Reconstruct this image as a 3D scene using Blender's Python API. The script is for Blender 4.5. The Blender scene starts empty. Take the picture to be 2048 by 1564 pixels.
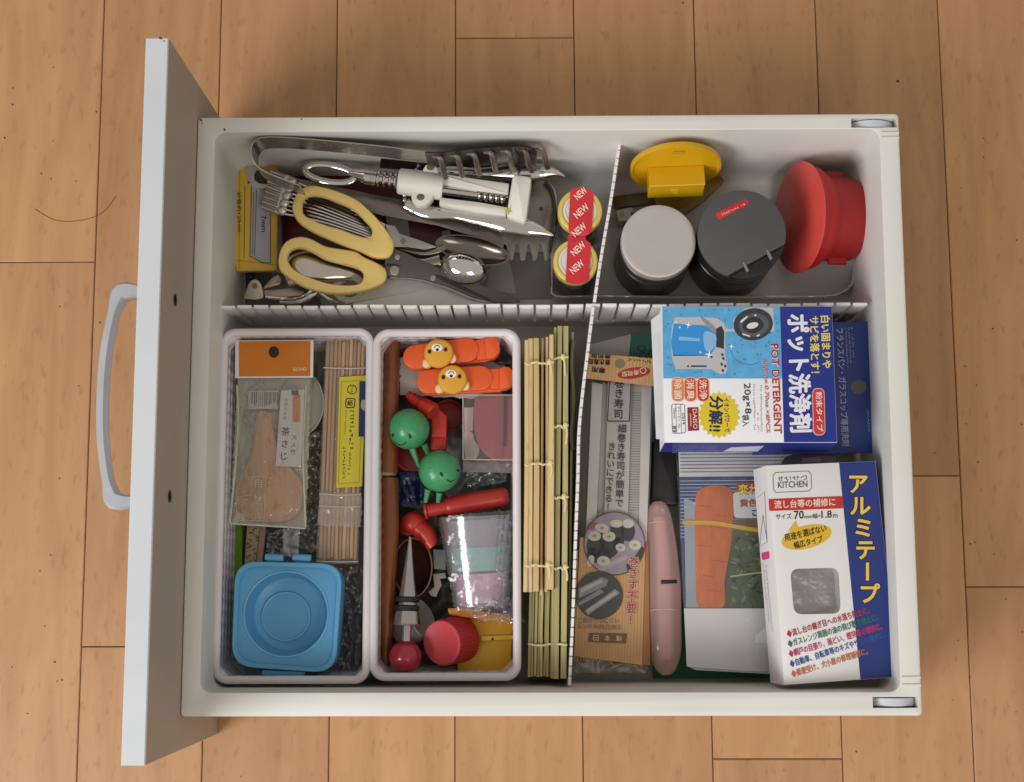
import bpy, bmesh, math, random
import numpy as np
from mathutils import Vector, Matrix, noise
random.seed(7)
C = bpy.context.scene.collection
sc = bpy.context.scene
# ------------------------------------------------------------------ camera (all lengths below are millimetres, scaled by U)
U = 0.001
FPX, RX, RY, RZ = 2949.32, 0.14001, 0.01225, -0.00184
CAM = np.array([248.47, -99.77, 1192.99])
cam = bpy.data.objects.new('camera', bpy.data.cameras.new('camera')); C.objects.link(cam)
cam.location = CAM * U; cam.rotation_euler = (RX, RY, RZ)
cam.data.sensor_width = 36; cam.data.lens = FPX / 2048 * 36; cam.data.clip_end = 50; cam.data.clip_start = 0.01
sc.camera = cam
# ------------------------------------------------------------------ light: one window-like lamp from the left, soft room light
w = bpy.data.worlds.new('World'); sc.world = w; w.use_nodes = True
w.node_tree.nodes['Background'].inputs[0].default_value = (1.0, 0.93, 0.84, 1)
w.node_tree.nodes['Background'].inputs[1].default_value = 0.47
def area(name, loc, target, size, size_y, energy, col):
    l = bpy.data.lights.new(name, 'AREA'); l.shape = 'RECTANGLE'; l.size = size; l.size_y = size_y; l.energy = energy; l.color = col
    o = bpy.data.objects.new(name, l); C.objects.link(o); o.location = loc
    o.rotation_euler = (Vector(target) - Vector(loc)).to_track_quat('-Z', 'Y').to_euler()
area('window_light', (-1.30, -1.15, 1.50), (0.25, 0.05, 0.0), 1.1, 1.3, 45, (0.97, 0.98, 1.0))
area('room_light', (0.9, -1.3, 1.9), (0.3, 0.1, 0.0), 0.9, 0.9, 9, (1.0, 0.95, 0.88))
sc.view_settings.view_transform = 'Standard'; sc.view_settings.look = 'None'
sc.view_settings.exposure = 0.0; sc.view_settings.gamma = 1.0
sc.cycles.max_bounces = 10; sc.cycles.transparent_max_bounces = 16; sc.cycles.caustics_reflective = False; sc.cycles.caustics_refractive = False
# ------------------------------------------------------------------ geometry helpers
def rotm():
    cx, sx, cy, sy, cz, sz = math.cos(RX), math.sin(RX), math.cos(RY), math.sin(RY), math.cos(RZ), math.sin(RZ)
    return (np.array([[cz,-sz,0],[sz,cz,0],[0,0,1]]) @ np.array([[cy,0,sy],[0,1,0],[-sy,0,cy]]) @ np.array([[1,0,0],[0,cx,-sx],[0,sx,cx]]))
RM = rotm()
def ray(px, py): return RM @ np.array([(px-1024)/FPX, -(py-782)/FPX, -1.0])
def nrm(v): v = np.asarray(v, float); return v / (np.linalg.norm(v) + 1e-12)
def at(px, py, z):
    d = ray(px, py); return CAM + d * ((z - CAM[2]) / d[2])
class PL:
    """a measured surface in the place: pt() gives its 3-D point behind a point of the photograph"""
    def __init__(s, p0, n): s.p = np.array(p0, float); s.n = nrm(n)
    def pt(s, x, y, h=0.0):
        d = ray(x, y); q = s.p + s.n * h
        return CAM + d * (np.dot(q - CAM, s.n) / np.dot(d, s.n))
def HZ(z): return PL((0,0,z), (0,0,1))
def P3(a, b, c):
    A, B, D = at(*a), at(*b), at(*c); n = np.cross(B-A, D-A)
    return PL(A, n if n[2] > 0 else -n)
class MB:
    def __init__(s): s.v = []; s.f = []
    def add(s, vs, fs):
        o = len(s.v); s.v += [tuple(map(float, q)) for q in vs]; s.f += [tuple(i+o for i in f) for f in fs]; return s
def mesh_obj(name, mb, mat, base=(0,0,0), parent=None, sharp=35):
    me = bpy.data.meshes.new(name)
    b = np.array(base, float)
    me.from_pydata([tuple((np.array(q)-b)*U) for q in mb.v], [], mb.f)
    me.materials.append(mat)
    bm = bmesh.new(); bm.from_mesh(me); bmesh.ops.recalc_face_normals(bm, faces=bm.faces); bm.to_mesh(me); bm.free()
    for p in me.polygons: p.use_smooth = True
    me.set_sharp_from_angle(angle=math.radians(sharp)); me.update()
    o = bpy.data.objects.new(name, me); C.objects.link(o)
    if parent: o.parent = parent
    else: o.location = b*U
    return o
def tag(o, label=None, cat=None, group=None, kind=None):
    for k, q in (('label',label),('category',cat),('group',group),('kind',kind)):
        if q: o[k] = q
    return o
class T:
    """a thing: an Empty at its base that parents its parts"""
    def __init__(s, name, label, cat, base, group=None):
        s.base = np.array(base, float); s.o = bpy.data.objects.new(name, None); C.objects.link(s.o)
        s.o.empty_display_size = .01; s.o.location = s.base*U; tag(s.o, label, cat, group)
    def part(s, name, mb, mat, parent=None, label=None, kind=None, sharp=35):
        o = mesh_obj(name, mb, mat, s.base, parent or s.o, sharp); return tag(o, label, kind=kind)
def single(name, mb, mat, label, cat, base, group=None, sharp=35):
    return tag(mesh_obj(name, mb, mat, base, None, sharp), label, cat, group)
def cr(pts, n, closed=False):
    P = np.array(pts, float); m = len(P); out = []
    segs = m if closed else m-1
    for i in range(segs):
        if closed: a,b,c,d = P[(i-1)%m],P[i],P[(i+1)%m],P[(i+2)%m]
        else: a,b,c,d = P[max(i-1,0)],P[i],P[i+1],P[min(i+2,m-1)]
        for t in np.linspace(0,1,12,endpoint=False):
            out.append(.5*((2*b)+(-a+c)*t+(2*a-5*b+4*c-d)*t*t+(-a+3*b-3*c+d)*t**3))
    out.append(P[0] if closed else P[-1]); out = np.array(out)
    L = np.r_[0, np.cumsum(np.linalg.norm(np.diff(out,axis=0),axis=1))]
    s = np.linspace(0, L[-1], n+1)[:-1] if closed else np.linspace(0, L[-1], n)
    return np.array([[np.interp(q,L,out[:,k]) for k in range(P.shape[1])] for q in s])
def ell(cx, cy, rx, ry, rot=0, n=32):
    r = math.radians(rot)
    return [(cx+rx*math.cos(t)*math.cos(r)-ry*math.sin(t)*math.sin(r), cy+rx*math.cos(t)*math.sin(r)+ry*math.sin(t)*math.cos(r)) for t in np.linspace(0,2*math.pi,n,endpoint=False)]
def rpoly(pts, r, n=4):
    out = []; m = len(pts); P = [np.array(p,float) for p in pts]
    for i in range(m):
        a, b, c = P[i-1], P[i], P[(i+1)%m]; u, v = nrm(a-b), nrm(c-b)
        k = min(r, .49*np.linalg.norm(a-b), .49*np.linalg.norm(c-b)); s, e = b+u*k, b+v*k
        for t in np.linspace(0,1,n+1): out.append(tuple((1-t)**2*s+2*t*(1-t)*b+t*t*e))
    return out
def orient(loop, n):
    L = [np.array(q) for q in loop]; s = np.zeros(3)
    for i in range(len(L)): s += np.cross(L[i], L[(i+1)%len(L)])
    return L if np.dot(s, n) > 0 else L[::-1]
def inset(L, n, c):
    out = []; m = len(L)
    for i in range(m):
        a, b, d = L[i-1], L[i], L[(i+1)%m]; e1, e2 = nrm(b-a), nrm(d-b)
        n1, n2 = np.cross(n,e1), np.cross(n,e2); k = n1+n2; q = np.dot(k,k)
        out.append(b + (k*2/q*c if q > .6 else n1*c))
    return out
def loft(mb, loops, cap0=True, cap1=True, closed=True):
    m = len(loops[0]); vs = [q for l in loops for q in l]; fs = []
    for i in range(len(loops)-1):
        for j in range(m if closed else m-1):
            k = (j+1)%m; fs.append((i*m+j, i*m+k, (i+1)*m+k, (i+1)*m+j))
    if cap0: fs.append(tuple(range(m))[::-1])
    if cap1: fs.append(tuple((len(loops)-1)*m+j for j in range(m)))
    return mb.add(vs, fs)
def slab(mb, pl, pts, th, h=0.0, c=0.0):
    """plate whose top outline is pts, h above the plane, th thick, c = softened edge"""
    L = orient([pl.pt(x,y,h) for x,y in pts], pl.n); n = pl.n
    lo = [q-n*th for q in L]
    if c: return loft(mb, [inset(lo,n,c), [q+n*c for q in lo], [q-n*c for q in L], [q-n*c*.3 for q in inset(L,n,c*.3)], inset(L,n,c)])
    return loft(mb, [lo, L])
def sheet(mb, pl, pts, h):
    L = orient([pl.pt(x,y,h) for x,y in pts], pl.n); return mb.add(L, [tuple(range(len(L)))])
def box3(mb, lo, hi, c=0.0):
    (x0,y0,z0),(x1,y1,z1) = lo, hi; q = lambda z,i=0: [np.array(p,float) for p in ((x0+i,y0+i,z),(x1-i,y0+i,z),(x1-i,y1-i,z),(x0+i,y1-i,z))]
    return loft(mb, [q(z0,c),q(z0+c),q(z1-c),q(z1,c)] if c else [q(z0),q(z1)])
def frame_of(axis, up=(0,0,1)):
    t = nrm(axis); s = np.cross(t, up)
    if np.linalg.norm(s) < 1e-3: s = np.cross(t, (0,1,0))
    s = nrm(s); return t, s, np.cross(s, t)
def lathe(mb, prof, p0, axis, n=32, sc2=(1,1), rib=None):
    t, s, u = frame_of(axis); p0 = np.array(p0,float); loops = []
    for (d, r) in prof:
        l = []
        for k in range(n):
            a = 2*math.pi*k/n; rr = r*(1+(rib*(k%2) if rib and r > 1 else 0)); l.append(p0+t*d+s*rr*math.cos(a)*sc2[0]+u*rr*math.sin(a)*sc2[1])
        loops.append(l)
    return loft(mb, loops)
def tube(mb, pts, r, n=10, flat=1.0, closed=False):
    P = [np.array(q,float) for q in pts]; m = len(P); loops = []
    R = r if hasattr(r,'__len__') else [r]*m
    if len(R) != m: R = np.interp(np.linspace(0,1,m), np.linspace(0,1,len(R)), R)
    ps = None
    for i in range(m):
        d = P[(i+1)%m]-P[i-1] if closed else P[min(i+1,m-1)]-P[max(i-1,0)]
        t, s, u = frame_of(d)
        if ps is not None and abs(t[2]) > .95: s = nrm(ps-t*np.dot(ps,t)); u = np.cross(s,t)
        ps = s
        loops.append([P[i]+s*R[i]*math.cos(a)+u*R[i]*flat*math.sin(a) for a in np.linspace(0,2*math.pi,n,endpoint=False)])
    if closed: loops.append(loops[0]); return loft(mb, loops, False, False)
    return loft(mb, loops)
def ptube(mb, pts, r, n=10, flat=1.0, k=0, closed=False):
    """tube along photo points (x, y, z), smoothed to k points"""
    Q = cr(pts, k, closed) if k else pts
    return tube(mb, [at(*q) for q in Q], r, n, flat, closed)
def band(mb, pts, hgt, th=1.0, k=0):
    """upright strip: pts = photo points (x, y, z) of its upper edge"""
    Q = cr(pts, k) if k else pts; P = [at(*q) for q in Q]; loops = []
    H = hgt if hasattr(hgt,'__len__') else [hgt]*len(P)
    if len(H) != len(P): H = np.interp(np.linspace(0,1,len(P)), np.linspace(0,1,len(H)), H)
    for i in range(len(P)):
        d = P[min(i+1,len(P)-1)]-P[max(i-1,0)]; s = nrm((d[1],-d[0],0))*th/2; dn = np.array((0,0,-float(H[i])))
        loops.append([P[i]+s, P[i]-s, P[i]-s+dn, P[i]+s+dn])
    return loft(mb, loops)
def ring(mb, pl, outer, inner, th, h=0, n=72):
    """flat ring with rounded section between two closed photo outlines"""
    O = orient([pl.pt(x,y,h) for x,y in cr(outer,n,True)], pl.n); I = orient([pl.pt(x,y,h) for x,y in cr(inner,n,True)], pl.n)
    c = np.mean(I,axis=0); L2 = []
    best = min(range(n), key=lambda k: sum(np.linalg.norm(O[j]-I[(j+k)%n]) for j in range(0,n,4)))
    I = [I[(j+best)%n] for j in range(n)]
    prof = [(0,-.5),(.03,-.85),(.14,-1),(.86,-1),(.97,-.85),(1,-.5),(.97,-.16),(.88,-.03),(.7,0),(.3,0),(.12,-.03),(.03,-.16)]
    loops = [[O[j]*(1-f)+I[j]*f+pl.n*g*th for f,g in prof] for j in range(n)]
    loops.append(loops[0]); return loft(mb, loops, False, False)
def ball(mb, c, r, nu=24, nv=14, rot=None):
    c = np.array(c,float); R = np.array(r if hasattr(r,'__len__') else (r,r,r),float); loops = []
    for i in range(nv+1):
        a = -math.pi/2+math.pi*max(.004,min(.996,i/nv)); l = []
        for k in range(nu):
            b = 2*math.pi*k/nu; q = np.array((math.cos(a)*math.cos(b),math.cos(a)*math.sin(b),math.sin(a)))*R
            l.append(c+(rot@q if rot is not None else q))
        loops.append(l)
    return loft(mb, loops)
def onball(x, y, c, r):
    d = nrm(ray(x,y)); o = CAM-np.array(c); b = np.dot(o,d); k = b*b-(np.dot(o,o)-r*r)
    return CAM+d*(-b-math.sqrt(max(k,0)))
def crumple(mb, pl, quad, nx, ny, amp, scale=.05, h=0, seed=0, edge=.25, ragged=1.5):
    """wrinkled thin sheet over a photo quad (tl, tr, br, bl)"""
    A,B,D,E_ = [np.array(q,float) for q in quad]; vs = []; fs = []
    for j in range(ny+1):
        for i in range(nx+1):
            s, t = i/nx, j/ny; q = (A*(1-s)+B*s)*(1-t)+(E_*(1-s)+D*s)*t
            if i in (0,nx) or j in (0,ny): q = q+np.array((noise.noise((i*.9,j*.9,seed)),noise.noise((i*.9,j*.9,seed+9))))*ragged*3
            p = pl.pt(q[0],q[1],h); k = noise.noise(Vector((p[0]*scale,p[1]*scale,seed)))+.6*abs(noise.noise(Vector((p[0]*scale*2.7,p[1]*scale*2.7,seed+3))))
            e = min(1, min(s,1-s,t,1-t)/edge*2) if edge else 1
            vs.append(p+pl.n*amp*k*(.35+.65*e))
    for j in range(ny):
        for i in range(nx):
            a = j*(nx+1)+i; fs.append((a,a+nx+1,a+nx+2,a+1))
    return mb.add(vs, fs)
# ------------------------------------------------------------------ lettering
_gc = {}
def glyphs(s, bold=0.0, shear=0.0):
    k = (s,bold,shear)
    if k not in _gc:
        cu = bpy.data.curves.new('t','FONT'); cu.body = s; cu.resolution_u = 2; cu.offset = bold; cu.shear = shear
        ob = bpy.data.objects.new('t',cu); me = bpy.data.meshes.new_from_object(ob)
        v = np.array([(q.co.x,q.co.y) for q in me.vertices]); f = [tuple(p.vertices) for p in me.polygons]
        bpy.data.objects.remove(ob); bpy.data.curves.remove(cu); bpy.data.meshes.remove(me)
        _gc[k] = (v,f)
    return _gc[k]
def text(mb, pl, s, p0, p1, hpx, h=.3, bold=0.0, shear=0.0):
    """s from photo point p0 to p1 along its baseline, hpx tall"""
    cjk = any(ord(c) > 0x2e80 for c in s); sh_ = SH(bold) if cjk and bold else [(0,0)]
    v, f = glyphs(s,0.0 if cjk else bold,shear); lo, hi = v.min(0), v.max(0)
    a, b = np.array(p0,float), np.array(p1,float); d = nrm(b-a); L = np.linalg.norm(b-a); up = np.array((d[1],-d[0]))
    for n_, (ox, oy) in enumerate(sh_):
        vs = []
        for q in v:
            u, t = (q[0]-lo[0])/(hi[0]-lo[0])*L+ox*hpx, (q[1]-lo[1])/(hi[1]-lo[1])*hpx+oy*hpx
            c = a+d*u+up*t; vs.append(pl.pt(c[0],c[1],h+.012*n_))
        mb.add(vs, f)
    return mb
def SH(b): return [(0,0),(b,0),(-b,0),(0,b),(0,-b)]+([(b*.7,b*.7),(-b*.7,b*.7),(b*.7,-b*.7),(-b*.7,-b*.7)] if b > .025 else [])
def vtext(mb, pl, s, p0, p1, size, h=.3, bold=0.0):
    """upright characters one below the other, centres from p0 to p1"""
    a, b = np.array(p0,float), np.array(p1,float); n = len(s); d = nrm(b-a) if n > 1 else np.array((0,1.)); r = np.array((d[1],-d[0]))
    for i, ch in enumerate(s):
        c = a+(b-a)*(i/(n-1) if n > 1 else 0); v, f = glyphs(ch); m = (v.min(0)+v.max(0))/2
        if ch != 'ー': m = np.array((m[0],.38))
        for n_, o in enumerate(SH(bold) if bold else [(0,0)]):
            vs = []
            for q in v:
                e = (q-m+np.array(o))*size*1.02
                if ch == 'ー': e = np.array((e[1],-e[0]))
                k = c+r*e[0]-d*e[1]; vs.append(pl.pt(k[0],k[1],h+.012*n_))
            mb.add(vs, f)
    return mb
def scrib(mb, pl, p0, p1, hpx, h=.3, dens=1.0, seed=1):
    """print too small to read in the photograph: short strokes in a row"""
    rn = random.Random(seed); a, b = np.array(p0,float), np.array(p1,float); d = nrm(b-a); L = np.linalg.norm(b-a); up = np.array((d[1],-d[0])); x = 0
    while x < L-hpx*.6:
        wd = hpx*rn.uniform(.55,.85)
        if rn.random() < .92:
            for k in range(3):
                if rn.random() < .5: u0,u1,t0 = x,x+wd*rn.uniform(.5,1),rn.uniform(0,.85); t1 = t0+.14
                else: u0 = x+wd*rn.uniform(0,.8); u1 = u0+hpx*.14; t0 = rn.uniform(0,.3); t1 = t0+rn.uniform(.4,.65)
                q = [a+d*u+up*t*hpx for u,t in ((u0,t0),(u1,t0),(u1,t1),(u0,t1))]
                mb.add([pl.pt(c[0],c[1],h+.02*k) for c in q], [(0,1,2,3)])
        x += wd+hpx*.22/dens
    return mb
def line(mb, pl, pts, wpx, h=.3):
    for i in range(len(pts)-1):
        a, b = np.array(pts[i],float), np.array(pts[i+1],float); d = nrm(b-a); n = np.array((d[1],-d[0]))*wpx/2
        mb.add([pl.pt(c[0],c[1],h+.01*i) for c in (a+n,b+n,b-n,a-n)], [(0,1,2,3)])
    return mb
def cut(o, mb):
    """cut a recess with a closed mesh, keeping the result as plain geometry"""
    c = mesh_obj('cutter', mb, o.data.materials[0], (0,0,0))
    bpy.context.view_layer.update()
    m = o.modifiers.new('cut','BOOLEAN'); m.object = c; m.operation = 'DIFFERENCE'; m.solver = 'EXACT'
    dg = bpy.context.evaluated_depsgraph_get(); me = bpy.data.meshes.new_from_object(o.evaluated_get(dg))
    o.modifiers.clear(); o.data = me; bpy.data.objects.remove(c)
    for p in me.polygons: p.use_smooth = True
    me.set_sharp_from_angle(angle=math.radians(35))
# ------------------------------------------------------------------ materials
def lin(hx):
    hx = hx.lstrip('#'); q = [int(hx[i:i+2],16)/255 for i in (0,2,4)]
    return tuple(c/12.92 if c <= .04045 else ((c+.055)/1.055)**2.4 for c in q)+(1,)
_mc = {}
def M(hx, rough=.5, metal=0.0, var=.10, scale=70, bump=.0, bs=400, alpha=1.0, coat=0.0, sss=0.0, stretch=(1,1,1), spec=.5):
    k = (hx,rough,metal,var,scale,bump,bs,alpha,coat,sss,stretch,spec)
    if k in _mc: return _mc[k]
    m = bpy.data.materials.new('surface'); m.use_nodes = True; N = m.node_tree.nodes; L = m.node_tree.links; b = N['Principled BSDF']
    tc = N.new('ShaderNodeTexCoord'); mp = N.new('ShaderNodeMapping'); mp.inputs['Scale'].default_value = stretch; L.new(tc.outputs['Object'],mp.inputs[0])
    nz = N.new('ShaderNodeTexNoise'); nz.inputs['Scale'].default_value = scale; nz.inputs['Detail'].default_value = 5; L.new(mp.outputs[0],nz.inputs['Vector'])
    c = lin(hx); mx = N.new('ShaderNodeMix'); mx.data_type = 'RGBA'
    mx.inputs['A'].default_value = tuple(q*(1-var) for q in c[:3])+(1,); mx.inputs['B'].default_value = tuple(min(1,q*(1+var)) for q in c[:3])+(1,)
    L.new(nz.outputs['Fac'],mx.inputs['Factor']); L.new(mx.outputs['Result'],b.inputs['Base Color'])
    rr = N.new('ShaderNodeMapRange'); rr.inputs['To Min'].default_value = max(.02,rough*.75); rr.inputs['To Max'].default_value = min(1,rough*1.3); L.new(nz.outputs['Fac'],rr.inputs['Value']); L.new(rr.outputs[0],b.inputs['Roughness'])
    b.inputs['Metallic'].default_value = metal; b.inputs['Alpha'].default_value = alpha; b.inputs['Coat Weight'].default_value = coat; b.inputs['Specular IOR Level'].default_value = spec
    if sss: b.inputs['Subsurface Weight'].default_value = sss; b.inputs['Subsurface Scale'].default_value = .004
    if bump:
        n2 = N.new('ShaderNodeTexNoise'); n2.inputs['Scale'].default_value = bs; n2.inputs['Detail'].default_value = 4; L.new(mp.outputs[0],n2.inputs['Vector'])
        bp = N.new('ShaderNodeBump'); bp.inputs['Strength'].default_value = bump; bp.inputs['Distance'].default_value = .001; L.new(n2.outputs['Fac'],bp.inputs['Height']); L.new(bp.outputs[0],b.inputs['Normal'])
    _mc[k] = m; return m
def film(hx, opac=.12, rough=.12, bump=.4, bs=120, gloss=.16):
    """thin clear plastic: mostly see-through, a little gloss and haze"""
    k = ('film',hx,opac,rough,bump,bs,gloss)
    if k in _mc: return _mc[k]
    m = bpy.data.materials.new('clear_plastic'); m.use_nodes = True; N = m.node_tree.nodes; L = m.node_tree.links
    N.remove(N['Principled BSDF']); out = N['Material Output']
    tr = N.new('ShaderNodeBsdfTransparent'); df = N.new('ShaderNodeBsdfDiffuse'); gl = N.new('ShaderNodeBsdfGlossy'); m1 = N.new('ShaderNodeMixShader'); m2 = N.new('ShaderNodeMixShader')
    tr.inputs[0].default_value = tuple(1-(1-q)*.35 for q in lin(hx)[:3])+(1,); df.inputs[0].default_value = lin(hx); gl.inputs['Roughness'].default_value = rough
    m1.inputs[0].default_value = opac; L.new(tr.outputs[0],m1.inputs[1]); L.new(df.outputs[0],m1.inputs[2])
    lw = N.new('ShaderNodeLayerWeight'); lw.inputs[0].default_value = .25; ad = N.new('ShaderNodeMath'); ad.operation = 'MULTIPLY_ADD'; ad.inputs[1].default_value = .5; ad.inputs[2].default_value = gloss
    L.new(lw.outputs['Facing'],ad.inputs[0]); L.new(ad.outputs[0],m2.inputs[0]); L.new(m1.outputs[0],m2.inputs[1]); L.new(gl.outputs[0],m2.inputs[2]); L.new(m2.outputs[0],out.inputs[0])
    tc = N.new('ShaderNodeTexCoord'); nz = N.new('ShaderNodeTexNoise'); nz.inputs['Scale'].default_value = bs; nz.inputs['Detail'].default_value = 3; nz.inputs['Distortion'].default_value = .8; L.new(tc.outputs['Object'],nz.inputs['Vector'])
    bp = N.new('ShaderNodeBump'); bp.inputs['Strength'].default_value = bump; bp.inputs['Distance'].default_value = .003; L.new(nz.outputs['Fac'],bp.inputs['Height']); L.new(bp.outputs[0],gl.inputs['Normal'])
    _mc[k] = m; return m
def wood(a, b, pore, rough, sy, sx, rnd=.12, pores=.5, coat=0.0, along='y'):
    m = bpy.data.materials.new('wood'); m.use_nodes = True; N = m.node_tree.nodes; L = m.node_tree.links; B = N['Principled BSDF']
    tc = N.new('ShaderNodeTexCoord'); oi = N.new('ShaderNodeObjectInfo'); va = N.new('ShaderNodeVectorMath'); va.operation = 'MULTIPLY_ADD'; va.inputs[1].default_value = (1,1,1)
    cb = N.new('ShaderNodeCombineXYZ'); ml = N.new('ShaderNodeMath'); ml.operation = 'MULTIPLY'; ml.inputs[1].default_value = 37; L.new(oi.outputs['Random'],ml.inputs[0])
    for k in range(3): L.new(ml.outputs[0],cb.inputs[k])
    L.new(tc.outputs['Object'],va.inputs[0]); L.new(cb.outputs[0],va.inputs[2])
    def nz(scx,scy,det,dist=0):
        mp = N.new('ShaderNodeMapping'); mp.inputs['Scale'].default_value = (scx,scy,scx) if along == 'y' else (scy,scx,scx); L.new(va.outputs[0],mp.inputs[0])
        q = N.new('ShaderNodeTexNoise'); q.inputs['Scale'].default_value = 1; q.inputs['Detail'].default_value = det; q.inputs['Distortion'].default_value = dist; L.new(mp.outputs[0],q.inputs['Vector']); return q
    g = nz(sx,sy,6,1.2); big = nz(9,5,3,.3); pr = nz(sx*5,sy*14,2)
    def mixc(f, A, Bc):
        q = N.new('ShaderNodeMix'); q.data_type = 'RGBA'
        if f is not None: L.new(f,q.inputs['Factor'])
        for nm,c in (('A',A),('B',Bc)):
            if isinstance(c,tuple): q.inputs[nm].default_value = c
            else: L.new(c,q.inputs[nm])
        return q
    cr1 = N.new('ShaderNodeMapRange'); cr1.inputs['From Min'].default_value = .3; cr1.inputs['From Max'].default_value = .7; L.new(g.outputs['Fac'],cr1.inputs['Value'])
    c1 = mixc(cr1.outputs[0], lin(a), lin(b))
    t2 = N.new('ShaderNodeMapRange'); t2.inputs['From Min'].default_value = .60; t2.inputs['From Max'].default_value = .72; t2.inputs['To Max'].default_value = pores; L.new(pr.outputs['Fac'],t2.inputs['Value'])
    c2 = mixc(t2.outputs[0], c1.outputs['Result'], lin(pore))
    hs = N.new('ShaderNodeHueSaturation'); L.new(c2.outputs['Result'],hs.inputs['Color'])
    v1 = N.new('ShaderNodeMath'); v1.operation = 'MULTIPLY_ADD'; v1.inputs[1].default_value = rnd*2; v1.inputs[2].default_value = 1-rnd-.10; L.new(oi.outputs['Random'],v1.inputs[0])
    v2 = N.new('ShaderNodeMath'); v2.operation = 'MULTIPLY_ADD'; v2.inputs[1].default_value = .22; L.new(big.outputs['Fac'],v2.inputs[0]); L.new(v1.outputs[0],v2.inputs[2]); L.new(v2.outputs[0],hs.inputs['Value'])
    L.new(hs.outputs[0],B.inputs['Base Color']); B.inputs['Roughness'].default_value = rough; B.inputs['Coat Weight'].default_value = coat; B.inputs['Coat Roughness'].default_value = .25
    bp = N.new('ShaderNodeBump'); bp.inputs['Strength'].default_value = .12; bp.inputs['Distance'].default_value = .0006; L.new(g.outputs['Fac'],bp.inputs['Height']); L.new(bp.outputs[0],B.inputs['Normal'])
    return m
FLOORW = wood('a77b52','b88b60','7f5a3a',.42,5,38,.10,.30)
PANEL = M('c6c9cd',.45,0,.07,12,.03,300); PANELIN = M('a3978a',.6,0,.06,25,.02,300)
DRAW = M('d6d4cd',.42,0,.10,10,.05,220); STRIPW = M('e6e2e2',.4,0,.05,40,.05,300); BASK = M('d9d3d6',.4,0,.04,40,.04,500)
CHROME = M('d8d4d0',.10,1,.10,60,.03,200); STEEL = M('b0aaa4',.28,1,.18,90,.12,500); DARKST = M('8a837c',.3,1,.25,80,.15,300); SATIN = M('cdc6c2',.42,1,.06,50,.02,900)
YEL = M('ebcd7c',.42,0,.05,50,.04,300); WHITEP = M('e4e0d6',.4,0,.06,60,.03,300); BLACK = M('1b1b1b',.45); INK = M('141414',.6); RED = M('c0202a',.38); PAPER = M('e9e7e6',.55,0,.04,60,.03,200)
CLEAR = film('e8e6e2'); 
# ================================================================== SETTING: plank floor
fl = MB(); box3(fl, (-900,-1100,-24), (1500,1300,-9)); floor = tag(mesh_obj('floor', fl, M('6b4a30',.7)), kind='structure')
top = [209,443,675,911,1147,1387,1630,1875]; bot = [153,403,657,910,1167,1427,1687,1950]
sx = []
for a, b in zip(top, bot): A, B = at(a,0,0), at(b,1564,0); sx.append((A, B))
def seam(i, y):
    j = min(max(i,0),7); A, B = sx[j]; x = A[0]+(B[0]-A[0])*(y-A[1])/(B[1]-A[1]); return x+(i-j)*101.0
joint = {0:178, 1:-137, 2:20, 3:60, 4:370, 5:-40, 6:-225, 7:-2, 8:-91}
rj = random.Random(3)
for i in range(-5, 14):
    j0 = joint.get(i, rj.uniform(-400,400))
    ys = sorted({max(-1095,min(1295,j0+k*909)) for k in range(-3,4)})
    for y0, y1 in zip(ys, ys[1:]):
        if y1-y0 < 30: continue
        mb = MB(); g = .3; c = .7
        def loop(z, ins): return [np.array((seam(i-1,y)+g+ins if sg < 0 else seam(i,y)-g-ins, y, z)) for y, sg in ((y0+g+ins,-1),(y0+g+ins,1),(y1-g-ins,1),(y1-g-ins,-1))]
        loft(mb, [loop(-8.5,0), loop(-c,0), loop(0,c)])
        mesh_obj('floor_board', mb, FLOORW, (0,0,0), floor)
mb = MB(); rn = random.Random(31)
for i in range(46):
    x, y = rn.uniform(0,2048), rn.uniform(0,1564)
    if 230 < x < 1860 and 60 < y < 1500: x = rn.choice((rn.uniform(0,200),rn.uniform(1870,2048)))
    slab(mb, HZ(.5), ell(x,y,rn.uniform(.8,2.2),rn.uniform(.6,1.4),rn.uniform(0,90),6), .4)
slab(mb, HZ(.5), ell(1796,162,3,2.4,0,8), .4)
ptube(mb, cr([(70,418,.15),(110,440,.15),(160,441,.15),(205,425,.15),(232,392,.15)],30), .22, 5)
tag(single('dust', mb, M('4a3424',.8), 'dark crumbs and a stray hair scattered on the wooden floor', 'dust', (0,0,0)), kind='stuff')
def chips(mb, lst):
    for x, y, z, r in lst: slab(mb, HZ(z), ell(x,y,r,r*.7,random.uniform(0,90),7), .3, .05)
# ================================================================== DRAWER
dr = T('drawer', 'pale grey kitchen drawer lying open on the wooden floor, full of utensils', 'drawer', (262,38,0))
mb = MB()
def rrect(x0,y0,x1,y1,r,z,n=6):
    out = []
    for cx,cy,a0 in ((x1-r,y1-r,0),(x0+r,y1-r,90),(x0+r,y0+r,180),(x1-r,y0+r,270)):
        for k in range(n+1): a = math.radians(a0+90*k/n); out.append(np.array((cx+r*math.cos(a),cy+r*math.sin(a),z)))
    return out
def off(d, r, z): return rrect(13.8+d,-165.2+d,509.6-d,246.4-d,r,z)
Z0 = 14.0
loft(mb, [rrect(.2,-182,524.6,258.4,3,1), rrect(.2,-182,524.6,258.4,3,127.6), rrect(.8,-181.4,524,257.8,3,128.7), rrect(1.8,-180.4,523,256.8,3,129.1),
          off(-.9,9,129.1), off(-.3,8.5,128.7), off(0,8,127.2), off(2.5,8,26), off(3.6,8,19.5), off(6.5,8,15.5), off(10,8,Z0)])
tub = dr.part('drawer_box', mb, DRAW)
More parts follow.
